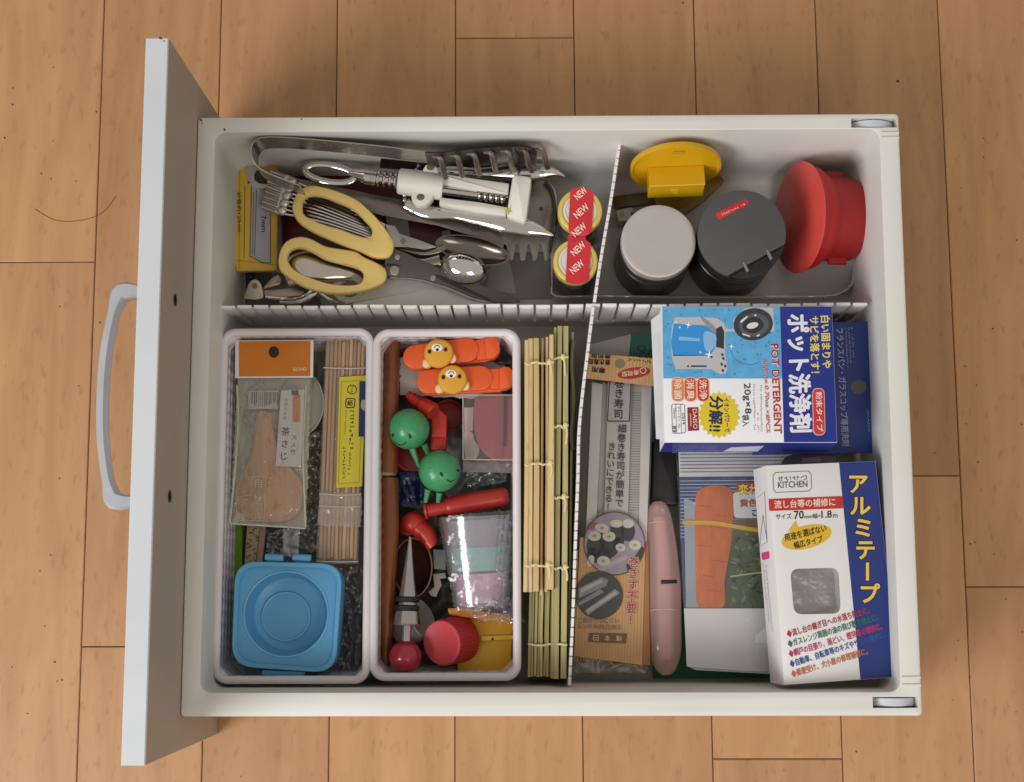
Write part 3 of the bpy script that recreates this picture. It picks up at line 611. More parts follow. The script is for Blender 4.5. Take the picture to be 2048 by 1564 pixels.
# ================================================================== UPPER RIGHT COMPARTMENT
t = T('yellow_bag_sealer', 'yellow round plastic disc with a block grip leaning on the back wall', 'bag sealer', base_at(1351,380,Z0))
n_ = nrm((0.03,-.97,.22)); c_ = at(1351,334,86); R0 = 35
mb = MB(); lathe(mb, [(-2.2,R0-1.5),(-2,R0),(0,R0+.3),(2.0,R0),(2.2,R0-1.4),(.6,R0-3),(.6,1)], c_, n_, 56); di = t.part('disc', mb, M('cf9f12',.32,0,.10,50,.04,200))
s_ = nrm(np.cross((0,0,1),n_)); u_ = np.cross(n_,s_)
def lbox(mb, c, du, dv, dw, a, b, d, ch=.6):
    f = lambda w,i=0: [c+du*x*(a-i)+dv*y*(b-i)+dw*w for x,y in ((-1,-1),(1,-1),(1,1),(-1,1))]
    return loft(mb, [f(-d,ch),f(-d+ch),f(d-ch),f(d,ch)])
mb = MB(); lbox(mb, c_+n_*9-u_*7, s_, u_, n_, 21.5, 9.5, 8.5); gb = t.part('grip_block', mb, M('cf9f12',.32,0,.10,50,.04,200))
mb = MB(); lbox(mb, c_+n_*1.4+u_*25, s_, u_, n_, 4, 1, 1.0, .3); t.part('moulded_mark', mb, M('b88c0c',.4), di)
mb = MB(); [lbox(mb, c_+n_*17.4-u_*(4+k*2.2)-s_*(2-k*.6), s_, u_, n_, 3-k*.4, .3, .25, .1) for k in range(4)]; t.part('moulded_mark', mb, M('e6bc3a',.3), gb)
t = T('yellow_tongs', 'olive yellow translucent plastic tool lying behind the two canisters', 'tongs', base_at(1330,400,Z0))
mb = MB(); slab(mb, HZ(22), rpoly([(1226,392),(1290,384),(1345,386),(1345,404),(1296,408),(1230,416)],4), 5, 0, .8); t.part('handle', mb, M('7c6c36',.25,0,.15,90,.1,100,.85))
mb = MB(); slab(mb, HZ(24), rpoly([(1300,386),(1350,384),(1442,350),(1449,362),(1405,404),(1365,432),(1320,418)],4), 5, 0, .8); slab(mb, HZ(25), [(1345,398),(1440,358),(1443,362),(1350,404)], 1, 0, .2); slab(mb, HZ(25), [(1350,414),(1420,384),(1421,388),(1354,419)], 1, 0, .2); t.part('blade', mb, M('9a7d16',.25,0,.15,60,.1,100,.85))
t = T('white_clip', 'small white plastic clip beside the steel canister', 'clip', base_at(1252,430,Z0))
mb = MB(); slab(mb, HZ(34), rpoly([(1232,421),(1262,414),(1268,418),(1269,424),(1262,424),(1261,440),(1238,443)],2), 18, 0, .6); t.part('body', mb, WHITEP); mb = MB(); slab(mb, HZ(34), ell(1245,429,5,5,0,12), .4, .3); t.part('moulded_dot', mb, M('c9b8ae',.5))
t = T('steel_canister', 'small steel canister with a plain satin lid', 'canister', base_at(1304,530,Z0))
c_ = at(1317,482,92); r = 77*.373
mb = MB(); lathe(mb, [(Z0-92+.3,24),(Z0-92+.3,28),(Z0-91,29.5),(-26,29.5),(-25,28),(-22,28),(-21,29.3),(-10,29.3),(-9,28)], c_, (0,0,1), 64); t.part('body', mb, M('4b4440',.3,.6,.2,30))
mb = MB(); lathe(mb, [(-11,27.5),(-11,r),(-1.6,r),(-.5,r-.5),(0,r-1.8),(-.25,r-4),(-.3,1)], c_, (0,0,1), 72); ld = t.part('lid', mb, M('c9c3bf',.42,.6,.08,26,.05,900))
t = T('black_shaker', 'black plastic shaker with flip top and a small red label', 'shaker', base_at(1472,520,Z0))
c_ = at(1484,470,100); r = 90*.37; cz = 100
mb = MB(); lathe(mb, [(Z0-100+.3,27),(Z0-100+.3,31.5),(Z0-98,32.5),(-30,32.5),(-29,31),(-26,31),(-25,32.8),(-6,32.8),(-5,31),(-5,1)], c_, (0,0,1), 72); t.part('body', mb, M('201f1f',.3))
pl = HZ(100); arc = []
for a in np.linspace(math.radians(-222),math.radians(22),60): arc.append((1484+88*math.cos(a), 466+87*math.sin(a)))
arc = [(1484+88*math.cos(a), 468+88*math.sin(a)) for a in np.linspace(math.radians(109),math.radians(373),64)]
mb = MB(); slab(mb, pl, arc, 4.6, 0, .5); fp_ = t.part('flip_lid', mb, M('4d4d4e',.5,0,.05,60,.04,700))
hi = [(1484+87*math.cos(a), 470+87*math.sin(a)) for a in np.linspace(math.radians(16),math.radians(106),20)]
mb = MB(); slab(mb, HZ(97.5), hi, 3, 0, .4); t.part('hinge_step', mb, M('1c1c1d',.35))
for x, y in ((1490,524),(1537,500)): mb = MB(); ptube(mb, [(x-3,y,99.5),(x+6,y+19,99.0)], 1.4, 8); t.part('hinge_lug', mb, M('6a6a6a',.4)); 
mb = MB(); slab(mb, HZ(98.2), [(1496,540),(1536,518),(1541,532),(1502,554)], 1.2, 0, .3); t.part('hinge_leaf', mb, M('151515',.4))
mb = MB(); slab(mb, pl, rpoly([(1431,427),(1492,397),(1498,408),(1437,440)],3), .5, .35, .1); lb = t.part('label_sticker', mb, M('c4262c',.4), fp_)
mb = MB(); scrib(mb, pl, (1441,434),(1495,408),6,.5,2,8); t.part('faint_print', mb, M('eab8ae',.5), lb)
t = T('red_silicone_funnel', 'red funnel shaped silicone cup lying on its side in the corner', 'funnel', base_at(1650,460,Z0))
ax = nrm(np.array((.95,.03,-.28))); p0 = at(1596,435,63)
mb = MB(); lathe(mb, [(10,1),(9.4,18),(7,30),(3,39),(.3,42),(.5,43.3),(1.6,43.6),(3,43),(5,41.2),(7.5,40.4),(10,40.2),(13,38.6),(16,36.2),(18.5,34.9),(19,30)], p0, ax, 72); t.part('flared_rim', mb, M('aa1217',.48,0,.10,40,.05,200))
mb = MB(); lathe(mb, [(18.6,30),(18.8,33.9),(23,33.5),(30,33.2),(40,33),(44,32.6),(46,31.5),(46.6,30),(46.6,1)], p0, ax, 72); t.part('neck', mb, M('981418',.48,0,.10,40,.05,200))
for sy in (1,-1):
    mb = MB(); c0 = p0+ax*32+np.array((0,sy*33.8,3)); lbox(mb, c0, ax, np.array((0,1.,0)), np.array((0,0,1.)), 8, 3.5, 3, .8); t.part('side_tab', mb, M('a0151b',.4,0,.06))
mb = MB(); lathe(mb, [(.2,43.0),(.5,43.75),(1.2,43.75),(1.5,43.2)], p0, ax, 72); t.part('edge_bead', mb, M('cf4a44',.3))
# ================================================================== LEFT BASKET
S4a = lambda L: S(L,(400,620),4.117)
S5a = lambda L: S(L,(400,980),3.725)
t = T('crumpled_bag', 'crumpled dark purple plastic bag at the bottom of the left basket', 'bag', base_at(640,1050,Z0+3))
mb = MB(); crumple(mb, HZ(30), [(472,690),(735,690),(720,1345),(462,1345)], 60, 110, 10, .08, 0, 3); t.part('film', mb, M('98907f',.4,0,.25,40,.1,90), sharp=180)
mb = MB(); crumple(mb, HZ(47), [(668,1135),(728,1130),(718,1338),(660,1342)], 20, 50, 9, .16, 0, 8); t.part('film_fold', mb, film('8d7f88',.35,.22,.4,70,.14), sharp=180)
mb = MB(); crumple(mb, HZ(44), [(596,870),(652,860),(650,1100),(590,1110)], 18, 50, 9, .14, 0, 5); t.part('film_fold', mb, film('9c9884',.5,.2,.4,60,.16), sharp=180)
mb = MB(); crumple(mb, HZ(40), [(462,1285),(520,1330),(520,1352),(464,1350)], 12, 8, 9, .2, 0, 15); t.part('film_fold', mb, film('c9c1bb',.4,.2,.4,80,.18), sharp=180)
t = T('green_stick', 'bright green plastic stick beside the patterned stick under the blue mould', 'stick', base_at(475,1120,40))
mb = MB(); slab(mb, HZ(48), [(466,1050),(487,1050),(480,1300),(462,1240)], 5, 0, 1); t.part('stick', mb, M('6f9420',.35,0,.1))
t = T('patterned_stick', 'pale stick printed with gold dashes beside the green stick', 'stick', base_at(505,1110,40))
pl = HZ(50); mb = MB(); slab(mb, pl, [(494,1045),(521,1045),(510,1135),(488,1135)], 5, 0, 1); t.part('stick', mb, M('b9ab84',.4))
mb = MB(); rn = random.Random(5)
for i in range(34): x = rn.uniform(497,515)-.1*(i*2.4); y = 1050+i*2.4; line(mb, pl, [(x,y),(x+rn.uniform(2,6),y+rn.uniform(-1,1.5))], 1.8, .3)
t.part('print', mb, M('4b3a24',.5)); mb = MB(); slab(mb, pl, [(521,1045),(533,1045),(523,1135),(511,1135)], 4, -.5, .6); t.part('pink_edge', mb, M('b89a86',.4))
t = T('clear_lid_disc', 'clear round plastic disc showing beside the orange topped packet', 'disc', base_at(608,815,50))
mb = MB(); slab(mb, HZ(56), ell(604,806,43,62,0,48), 1.2, 0, .3); t.part('disc', mb, film('d8d4bc',.42,.15,.15,60,.14)); mb = MB(); ptube(mb, [(x,y,56.5) for x,y in ell(604,806,43,62,0,48)], .8, 6, closed=True); t.part('edge', mb, film('efecd8',.6,.1,.1,60,.25))
t = T('clear_strip', 'crinkled clear strip hanging between the scoop packet and the blue mould', 'strip', base_at(580,1090,44))
mb = MB(); crumple(mb, HZ(52), [(566,1058),(600,1058),(596,1112),(566,1112)], 10, 16, 3, .2); t.part('film', mb, film('dde0dc',.5,.2,.4,70,.2), sharp=180)
mb = MB(); crumple(mb, HZ(46), [(533,1058),(566,1058),(566,1112),(533,1112)], 10, 16, 4, .2, 0, 4); t.part('film_fold', mb, film('6e6e68',.45,.2,.4,70,.15), sharp=180)
# tea scoop packet with orange header
pl = P3((470,681,74),(627,680,74),(460,1050,66))
t = T('scoop_packet', 'clear packet with an orange header card holding a bamboo tea scoop', 'packet', base_at(545,880,56))
mb = MB(); crumple(mb, PL(pl.p-pl.n*5.5,pl.n), [(476,750),(620,750),(612,1056),(460,1046)], 24, 44, 1.2, .06, 0, 2, .2); t.part('bag_back', mb, film('cfcdb6',.55,.25,.3,90,.1), sharp=180)
mb = MB(); slab(mb, pl, [(470.4,680.7),(627,679.5),(626,755),(470,756)], .8, 2.6, .15); hc = t.part('header_card', mb, PAPER)
mb = MB(); sheet(mb, pl, [(477.5,683),(621,681.5),(620.5,752),(478,753)], 2.8); t.part('orange_print', mb, M('d0781a',.45,0,.1,30), hc)
mb = MB(); slab(mb, pl, ell(547.7,704,10.3,11.5,0,28), .3, 3.05, .05); t.part('hang_hole', mb, M('2b2018',.7), hc)
mb = MB(); text(mb, pl, 'ECHO', (587,742),(613,741), 6.5, 3.0, .02); t.part('lettering', mb, M('f0d9b4',.5), hc)
scp = [(513,826),(541,825),(545,850),(552,885),(562,912),(585,938),(603,965),(607,992),(600,1022),(575,1042),(540,1047),(500,1040),(476,1022),(469,995),(474,965),(495,925),(506,890)]
mb = MB(); slab(mb, pl, cr(scp,60,True), 4.5, 0, 1.5); BW = wood('bd8a66','cc9d78','946844',.5,8,120,.05,.3)
sc_ = t.part('tea_scoop', mb, BW)
mb = MB(); slab(mb, pl, cr([(515,828),(520,828),(522,890),(523,960),(520,1030),(500,1028),(482,1010),(476,990),(484,958),(502,920),(510,880)],40,True), .5, .4, .2); t.part('scoop_shoulder', mb, wood('ad7c5a','bb8c68','8a6040',.5,8,120,.05,.3), sc_)
mb = MB(); slab(mb, pl, [(497,782),(558,781),(556,818),(496,818)], .3, -.5); t.part('barcode_label', mb, M('b9b4ae',.5))
mb = MB(); rn = random.Random(2); x = 503
while x < 556: wd = rn.choice((1,1.4,2.2)); line(mb, pl, [(x,784),(x,rn.choice((806,810,813)))], wd, -.3); x += wd+rn.choice((1.2,1.8,2.6))
t.part('barcode', mb, M('4e4b50',.6), kind='stuff')
mb = MB(); slab(mb, pl, [(488,824),(560,825),(558,856),(488,856)], .3, -1.2); slab(mb, pl, [(490,832),(506,832),(505,849),(490,849)], .3, -.9); t.part('grey_print', mb, M('8a8886',.5), kind='stuff')
mb = MB(); slab(mb, pl, [(562,781),(609,779),(602,934),(551,932)], .3, 1.5); lb = t.part('label', mb, M('d6d3d2',.5))
mb = MB(); slab(mb, pl, [(586,790),(601,790),(600,844),(585,844)], .2, 1.75); t.part('orange_block', mb, M('d07c1c',.5), lb)
mb = MB(); slab(mb, pl, [(583,780.5),(597,780.5),(597,790),(583,790)], .2, 1.75); t.part('dark_block', mb, M('3c1818',.5), lb)
mb = MB(); vtext(mb, pl, '茶さじ', (571.5,863),(568,912), 17, 1.9, .012); vtext(mb, pl, 'スス竹', (588,875),(586,904), 11, 1.9); t.part('lettering', mb, INK, lb)
mb = MB(); vtext(mb, pl, '自然派家族', (572,800),(570,836), 7, 1.9); t.part('small_lettering', mb, M('8f8a84',.5), lb)
mb = MB(); vtext(mb, pl, '自然派', (517,966),(513,1034), 20, 1.2, .0); vtext(mb, pl, '家族', (486,1004),(482,1034), 19, 1.2, .0)
for q in ([(505,953),(532,952),(530,976),(528,1042),(472,1040),(474,994),(502,990),(505,953)],): line(mb, pl, q, 1.2, 1.1)
for a_, b_ in (((533,958),(541,955)),((534,963),(541,967)),((531,952),(536,946))): line(mb, pl, [a_,b_], 1.2, 1.1)
t.part('bag_lettering', mb, M('e0cbb2',.5))
mb = MB(); crumple(mb, PL(pl.p+pl.n*2.2,pl.n), [(476,756),(624,755),(611,1058),(458,1047)], 30, 60, 1.3, .07, 0, 6, .2); t.part('bag_front', mb, film('efeee2',.07,.10,.8,70,.12), sharp=180)
for q in ([(612,770),(606,900),(609,1000),(611,1055)],[(474,770),(476,850),(468,960),(459,1045)],[(460,1047),(540,1052),(611,1057)]): mb = MB(); ptube(mb, [(x,y,71) for x,y in q], .8, 6, .6, 16); t.part('bag_seam', mb, film('f4f2e6',.5,.1,.4,90,.25))
# bamboo skewers
t = T('skewer_packet', 'clear packet of thin bamboo skewers with a yellow label', 'packet', base_at(690,900,52))
rn = random.Random(4)
for i in range(10):
    f = (i+.5)/10; z = 66+rn.uniform(-1.5,1.5); a_, b_ = (653+78*f,682+rn.uniform(-3,3)), (637+77*f,1118+rn.uniform(-6,3))
    mb = MB(); ptube(mb, [(a_[0],a_[1],z),((a_[0]+b_[0])/2+rn.uniform(-1,1),900,z),(b_[0],b_[1],z)], 1.42, 8, 1, 8); t.part('skewer', mb, wood('bd9a76','cfae8a','8f7050',.5,6,260,.14,.3))
pl = HZ(69.5)
mb = MB(); slab(mb, pl, [(679,754),(732,751),(724,973),(672,976)], .3, .3); lb = t.part('label', mb, M('d6c83a',.5,0,.05))
mb = MB(); line(mb, pl, [(683,763),(726,761),(718,965),(677,967),(683,763)], .9, .4); t.part('label_frame', mb, M('8d8420',.5), lb)
mb = MB(); line(mb, pl, ell(704,779,9,9,0,20)+[(713,779)], 1.6, .45); vtext(mb, pl, 'プラ', (704,775.5),(703.5,783.5), 7, .45, .01)
line(mb, pl, rpoly([(692,797),(710,797),(709,815),(691,815)],4)+[(692,801)], 2, .45); vtext(mb, pl, '紙', (700.5,806),(700.5,807), 12, .45, .02)
scrib(mb, pl, (700,820),(697,905), 9, .45, 1, 4); scrib(mb, pl, (698,905),(695,955), 6, .45, 1, 14); scrib(mb, pl, (686,895),(684,962), 7, .45, 1, 7); scrib(mb, pl, (691,820),(688,870), 4, .45, 1, 9); t.part('lettering', mb, M('3a3414',.6), lb)
mb = MB(); slab(mb, pl, [(719,763),(735,763),(733,873),(717,873)], .3, .8); nb = t.part('navy_label', mb, M('1c2c66',.4)); mb = MB(); slab(mb, pl, cr([(724,800),(733,803),(732,822),(722,815)],12,True), .2, 1.0); t.part('pale_print', mb, M('b0a890',.5), nb)
mb = MB(); crumple(mb, HZ(67.5), [(652,674),(733,672),(716,1128),(632,1128)], 14, 70, .8, .1, 0, 4, .2, .4); t.part('sleeve', mb, film('f2e8da',.06,.12,.5,80,.10), sharp=180)
mb = MB(); crumple(mb, HZ(68.8), [(640,985),(724,985),(722,1055),(635,1050)], 14, 14, 1.6, .15, 0, 6, .2, .8); t.part('sleeve_fold', mb, film('efe4d6',.22,.2,.5,60,.14), sharp=180)
for y, x0, x1 in ((735,646,731),(1012,638,722),(988,639,722),(1122,632,716)): mb = MB(); ptube(mb, [(x0,y,69),((x0+x1)/2,y+2,70),(x1,y+1,69)], .6, 6, .6, 10); t.part('sleeve_seam', mb, film('f6eee4',.5,.1,.4,90,.25))
# blue mould: plain round cavity
t = T('egg_mould', 'light blue square plastic mould with a round hollow, hinge and clasp', 'mould', base_at(574,1230,44))
Z_ = 86; pl = HZ(Z_)
out = rpoly([(470,1122),(686,1127),(671,1347),(462,1333)],46,7); inn = rpoly([(480,1132),(676,1137),(662,1337),(472,1323)],40,7)
BL = M('62abd8',.38,0,.04,40,.02,300,.93); mb = MB()
O = [at(x,y,Z_) for x,y in out]; I = [at(x,y,Z_) for x,y in inn]; dn = np.array((0,0,1.)); cc = np.mean(O,axis=0)
sh = lambda L,k,z: [cc+(q-cc)*k+dn*z for q in L]
loft(mb, [sh(O,.94,-30), sh(O,.985,-28), sh(O,1,-2.2), sh(O,.997,-.5), sh(O,.988,0), sh(I,1.008,0), sh(I,1,-.6), sh(I,.995,-3.2), sh(I,.5,-3.2)], True, True); bx_ = t.part('shell', mb, BL)
c_ = at(572,1228,Z_-3.2); r = 31.5
cb = MB(); lathe(cb, [(-19,15),(-18.5,22),(-16,27),(-8,30.5),(0,31.4),(8,31.6)], np.array((c_[0],c_[1],Z_-3.2))-t.base, (0,0,1), 64)
bx_.parent = None; bx_.location = (0,0,0); cut(bx_, cb); bx_.parent = t.o
mb = MB(); Q = [c_+np.array((math.cos(a)*r,math.sin(a)*r,.2)) for a in np.linspace(0,2*math.pi,64,endpoint=False)]; tube(mb, Q, .7, 8, 1, True); t.part('cavity_lip', mb, M('74b6de',.35,0,.04))
mb = MB(); Q = [c_+np.array((-3+math.cos(a)*18,-2+math.sin(a)*18,-18)) for a in np.linspace(0,2*math.pi,64,endpoint=False)]; tube(mb, Q, .8, 8, 1, True); t.part('floor_ring', mb, M('74b6de',.35,0,.04))
for x0, x1 in ((531,567),(586,622)): mb = MB(); ptube(mb, [(x0,1114,Z_-3),(x1,1116,Z_-3)], 2.6, 12); slab(mb, HZ(Z_-4), [(x0+4,1114),(x1-4,1115),(x1-4,1126),(x0+4,1126)], 3, 0, .4); t.part('hinge', mb, BL)
mb = MB(); slab(mb, HZ(Z_-5), rpoly([(524,1340),(610,1343),(606,1354),(523,1350)],3), 8, 0, .6); t.part('clasp', mb, BL)
# ================================================================== RIGHT BASKET
S6 = lambda L: S(L,(720,620),4.115)
S7 = lambda L: S(L,(720,980),3.724)
pl = HZ(24); t = T('paper_sheet', 'white paper sheet lying under the orange clips', 'paper', base_at(900,760,Z0+2.2))
mb = MB(); crumple(mb, HZ(52), [(800,715),(1010,725),(1000,800),(800,790)], 20, 12, 3, .05); t.part('sheet', mb, M('d9d2d2',.6,0,.05), sharp=180)
t = T('grey_lining_bag', 'grey crumpled plastic filling the bottom of the right basket', 'bag', base_at(900,1000,Z0+2.2))
mb = MB(); crumple(mb, HZ(26), [(770,690),(1030,690),(1020,1345),(762,1345)], 50, 90, 9, .08, 0, 21); t.part('film', mb, M('5c5854',.4,0,.35,40,.12,90), sharp=180)
mb = MB(); crumple(mb, HZ(46), [(930,925),(1022,918),(1010,965),(935,978)], 20, 14, 9, .15, 0, 31); t.part('film_fold', mb, film('7e9a98',.4,.2,.5,70,.18), sharp=180)
mb = MB(); crumple(mb, HZ(50), [(985,690),(1032,690),(1032,745),(985,745)], 14, 16, 8, .15, 0, 33); t.part('film_fold', mb, film('55504c',.5,.2,.5,70,.15), sharp=180)
BR = wood('7a3f1c','8f4e24','542a12',.28,4,60,.06,.3,.4)
t = T('wooden_rod', 'brown lacquered wooden rod at the top left of the right basket', 'rod', base_at(780,815,52))
mb = MB(); ptube(mb, [(786,684,62),(780,815,62),(776,947,62)], [5.9,6.6,7.4], 24); t.part('rod', mb, BR)
mb = MB(); ptube(mb, [(774,946,62),(774,952,62)], [7.3,6.6], 24); t.part('end_cap', mb, M('a58a58',.4))
t = T('wooden_rod', 'brown tapered wooden rod at the bottom left of the right basket', 'rod', base_at(775,1140,52))
mb = MB(); ptube(mb, [(778,957,62),(779,1060,62),(775,1200,60),(771,1332,58)], [7.4,7.2,6,3.6], 24); t.part('rod', mb, BR)
# orange clips with a bear's head
def clip(label):
    t = T('bag_clip', label, 'clip', base_at(895,712,64), 'orange bag clips with a bear head')
    OR = M('dd5a22',.36,0,.04,50,.02,300,1,0,.1); pl = HZ(76)
    def cap(x0,y0,x1,y1,r0,n=10):
        a = math.atan2(y1-y0,x1-x0); return [(x1+r0*math.cos(a+b),y1+r0*math.sin(a+b)) for b in np.linspace(-math.pi/2,math.pi/2,n)]+[(x0+r0*math.cos(a+b),y0+r0*math.sin(a+b)) for b in np.linspace(math.pi/2,1.5*math.pi,n)]
    mb = MB(); slab(mb, HZ(70), cap(832,719,968,701,23), 5, 0, 1.2); t.part('lower_arm', mb, OR)
    mb = MB(); slab(mb, pl, cap(830,714,934,699,24.5), 5, 0, 1.4); up = t.part('upper_arm', mb, OR)
    mb = MB(); slab(mb, HZ(75), [(950,680),(976,676),(981,716),(955,720)], 6, 0, .8); t.part('hinge_bridge', mb, OR)
    mb = MB(); slab(mb, HZ(78), rpoly([(968,675),(984,671),(998,678),(1000,704),(990,716),(973,719)],9), 12, 0, 1.5); t.part('end_hook', mb, OR)
    mb = MB()
    for (x, y) in ((854,726),(903,716)): slab(mb, HZ(79), ell(x,y,11,11,0,20), 4, 0, 1)
    ea = t.part('ear', mb, M('d79a34',.4)); ea['kind'] = 'stuff'
    mb = MB(); slab(mb, HZ(79.4), ell(853,727,7.5,9,30,16), .5, .1, .2); slab(mb, HZ(79.4), ell(904,717,7.5,9,-30,16), .5, .1, .2); k = t.part('ear_lining', mb, M('e6cda4',.5)); k['kind'] = 'stuff'
    mb = MB(); c_ = at(878,708,77); lathe(mb, [(0,11),(0,11.2),(3.4,11.2),(4.8,10.2),(5.6,7.5),(5.9,.5)], c_, (0,0,1), 40); fc = t.part('head', mb, M('dc9e30',.36,0,.05))
    pl2 = HZ(82.6)
    mb = MB(); slab(mb, pl2, ell(874,695,11,8,0,24), .6, .5, .2); t.part('muzzle', mb, M('efe9e0',.45), fc)
    mb = MB(); [slab(mb, pl2, ell(x,y,3.8,4.4,0,16), .5, .4, .1) for x,y in ((859,703),(891,699))]; slab(mb, pl2, ell(874.5,699.5,3.5,2.8,0,14), .5, .75, .1); line(mb, pl2, [(868,696),(871,691.5),(874,690.5),(877,691.5),(880,695)], 1.4, .7); k = t.part('face_print', mb, INK, fc); k['kind'] = 'stuff'
    return t
clip('upper orange bag clip with a bear head, nearest the top rim of the basket')
def copy_tree(o, parent=None):
    c = o.copy(); C.objects.link(c)
    if parent: c.parent = parent
    for ch in [q for q in o.children]: copy_tree(ch, c)
    return c
src = [o for o in C.objects if o.name == 'bag_clip'][0]
c2 = copy_tree(src); d = at(922,765,64)-at(895,712,64); c2.location = (np.array(src.location)+d*U); c2.rotation_euler = (0,0,math.radians(-4.5)); c2['label'] = 'lower orange bag clip with a bear head, touching the pink case'
# green balls with smiling faces
GR = M('3f9460',.3,0,.10,140,.1,300,1,.15,.1)
def gball(px, py, rpx, z, prongs, eyes, mouth, label, seed):
    t = T('green_ball_pick', label, 'food pick', base_at(px,py,z-16), 'green smiling ball picks'); c_ = at(px,py,z); r = rpx*.378
    mb = MB(); ball(mb, c_, r, 40, 26); b = t.part('ball', mb, GR)
    mb = MB()
    for p in prongs: ptube(mb, [(p[0],p[1],z-4),(p[2],p[3],z-8)], [2.6,1.6], 10); 
    k = t.part('prong', mb, GR); k['kind'] = 'stuff'
    for x, y in eyes: mb = MB(); q = onball(x,y,c_,r-.1); e = nrm(q-c_); tt, s_, u_ = frame_of(e,(0,1,0)); lathe(mb, [(-.3,1.5),(.25,1.4),(.45,.9),(.5,.1)], q, e, 16, (.8,1.45)); t.part('eye', mb, BLACK, b)
    mb = MB(); tube(mb, [onball(x,y,c_,r) for x,y in cr(mouth,10)], .45, 6); t.part('mouth', mb, M('16301c',.5), b)
    mb = MB(); rn = random.Random(seed)
    for i in range(7):
        a = rn.uniform(0,6.28); Q = []
        for k in range(8): ph = .25+k*.12; th = a+k*.05*rn.choice((-1,1)); Q.append(c_+r*np.array((math.sin(ph)*math.cos(th),math.sin(ph)*math.sin(th),math.cos(ph))))
        tube(mb, Q, .2, 5)
    k = t.part('vein', mb, M('4ea06c',.3,0,.05)); k['kind'] = 'stuff'
gball(818,858,41.5,72,((824,896,839,934),(848,888,856,908)),((786,870),(820,872)),[(788,882),(797,889),(806,889),(812,884)],'upper green smiling ball pick leaning on the red elbow piece',1)
gball(879,942,42,74,((856,978,851,1004),(879,984,876,1004)),((883,949),(916,941)),[(894,959),(901,963),(908,960)],'lower green smiling ball pick above the red plastic bottle',2)
# red plastic pieces
RP = M('b32a1c',.34,0,.06,50,.02,300,1,0,.15)
t = T('ribbed_elbow', 'bright red ribbed plastic elbow pointing to the upper left', 'elbow', base_at(860,830,46))
Q = [at(*q) for q in cr([(815,788,60),(838,806,62),(858,820,64)],60)]; mb = MB()
R_ = [3.0+3.6*(i/59)+(.7 if (i//4)%2 else 0)*(i > 10) for i in range(60)]; tube(mb, Q, R_, 20); t.part('ribbed_cone', mb, RP)
mb = MB(); ptube(mb, [(846,812,66),(866,822,70),(868,824,70.5)], [6.4,6.6,5.2], 20); t.part('collar', mb, RP); mb = MB(); slab(mb, HZ(73), ell(868,822,6,6,0,18), .5, .6); t.part('mouth_opening', mb, M('5e0e0c',.5))
mb = MB(); slab(mb, HZ(66), [(868,808),(894,832),(893,875),(862,874),(862,838)], 9, 0, 1.4); slab(mb, HZ(63), [(862,874),(893,874),(891,900),(858,900)], 9, 0, 1); t.part('elbow_body', mb, RP)
t = T('dark_red_cup', 'dark red round cup lying open behind the red elbow piece', 'cup', base_at(895,830,34))
c_ = at(896,830,48); mb = MB(); lathe(mb, [(-14,9),(-14,11.5),(0,12.6),(.3,12.2),(-.4,11.4),(-12,10.4),(-12,1)], c_, (0,0,1), 40); t.part('shell', mb, M('8e1416',.35))
t = T('red_flat_cover', 'dark red flat plastic piece under the green balls', 'cover', base_at(820,920,34))
mb = MB(); slab(mb, HZ(44), cr([(795,880),(845,890),(850,930),(835,945),(800,938),(790,910)],30,True), 3, 0, .8); t.part('cover', mb, M('8f1a22',.35)); mb = MB(); ptube(mb, [(x,y,44.4) for x,y in cr([(792,925),(812,938),(840,938),(852,925)],20)], .6, 6); t.part('edge', mb, M('b04a50',.3))
t = T('navy_packet', 'dark navy plastic piece beside the brown rods', 'packet', base_at(818,985,30))
mb = MB(); crumple(mb, HZ(46), [(796,945),(850,945),(850,1020),(796,1010)], 14, 18, 5, .1, 0, 41); t.part('film', mb, M('16204a',.25,0,.3,60,.2,120), sharp=180)
t = T('red_bottle', 'small red plastic bottle with an open neck lying on its side', 'bottle', base_at(930,1008,44))
p0 = at(849,1021,62); a_ = at(1018,991,62)-p0; Ln = np.linalg.norm(a_)
mb = MB(); lathe(mb, [(3,1),(3,4.6),(0,5.8),(0,6.6),(1.6,6.9),(2.2,6),(2.6,5.3),(16,5.4),(17,6.4),(20,7.2),(40,7.5),(Ln-5,7.0),(Ln-2,6),(Ln-.4,4),(Ln,1)], p0, a_, 36); b = t.part('body', mb, M('a92a22',.36,0,.06,50,.02,300,1,0,.15))
mb = MB(); lathe(mb, [(-.05,5.4),(.3,5.2),(2.9,4.3),(2.9,.5)], p0-nrm(a_)*.3, a_, 28); t.part('mouth_opening', mb, M('3a3434',.5), b)
t = T('red_connector', 'bright red rounded plastic connector under the neck of the red bottle', 'connector', base_at(835,1055,40))
mb = MB(); ball(mb, at(828,1046,54), (10,9,8)); ptube(mb, [(838,1055,55),(852,1068,56),(866,1090,57)], [7.5,7.2,4.6], 20, 1, 14); t.part('shell', mb, RP)
mb = MB(); ptube(mb, [(857,1082,58),(866,1093,58)], [4.4,4.2], 18); t.part('nozzle', mb, M('c4352a',.35)); mb = MB(); slab(mb, HZ(46), [(800,1040),(830,1020),(850,1030),(845,1070),(815,1072),(800,1068)], 4, 0, 1); t.part('foot', mb, M('a31c18',.35))
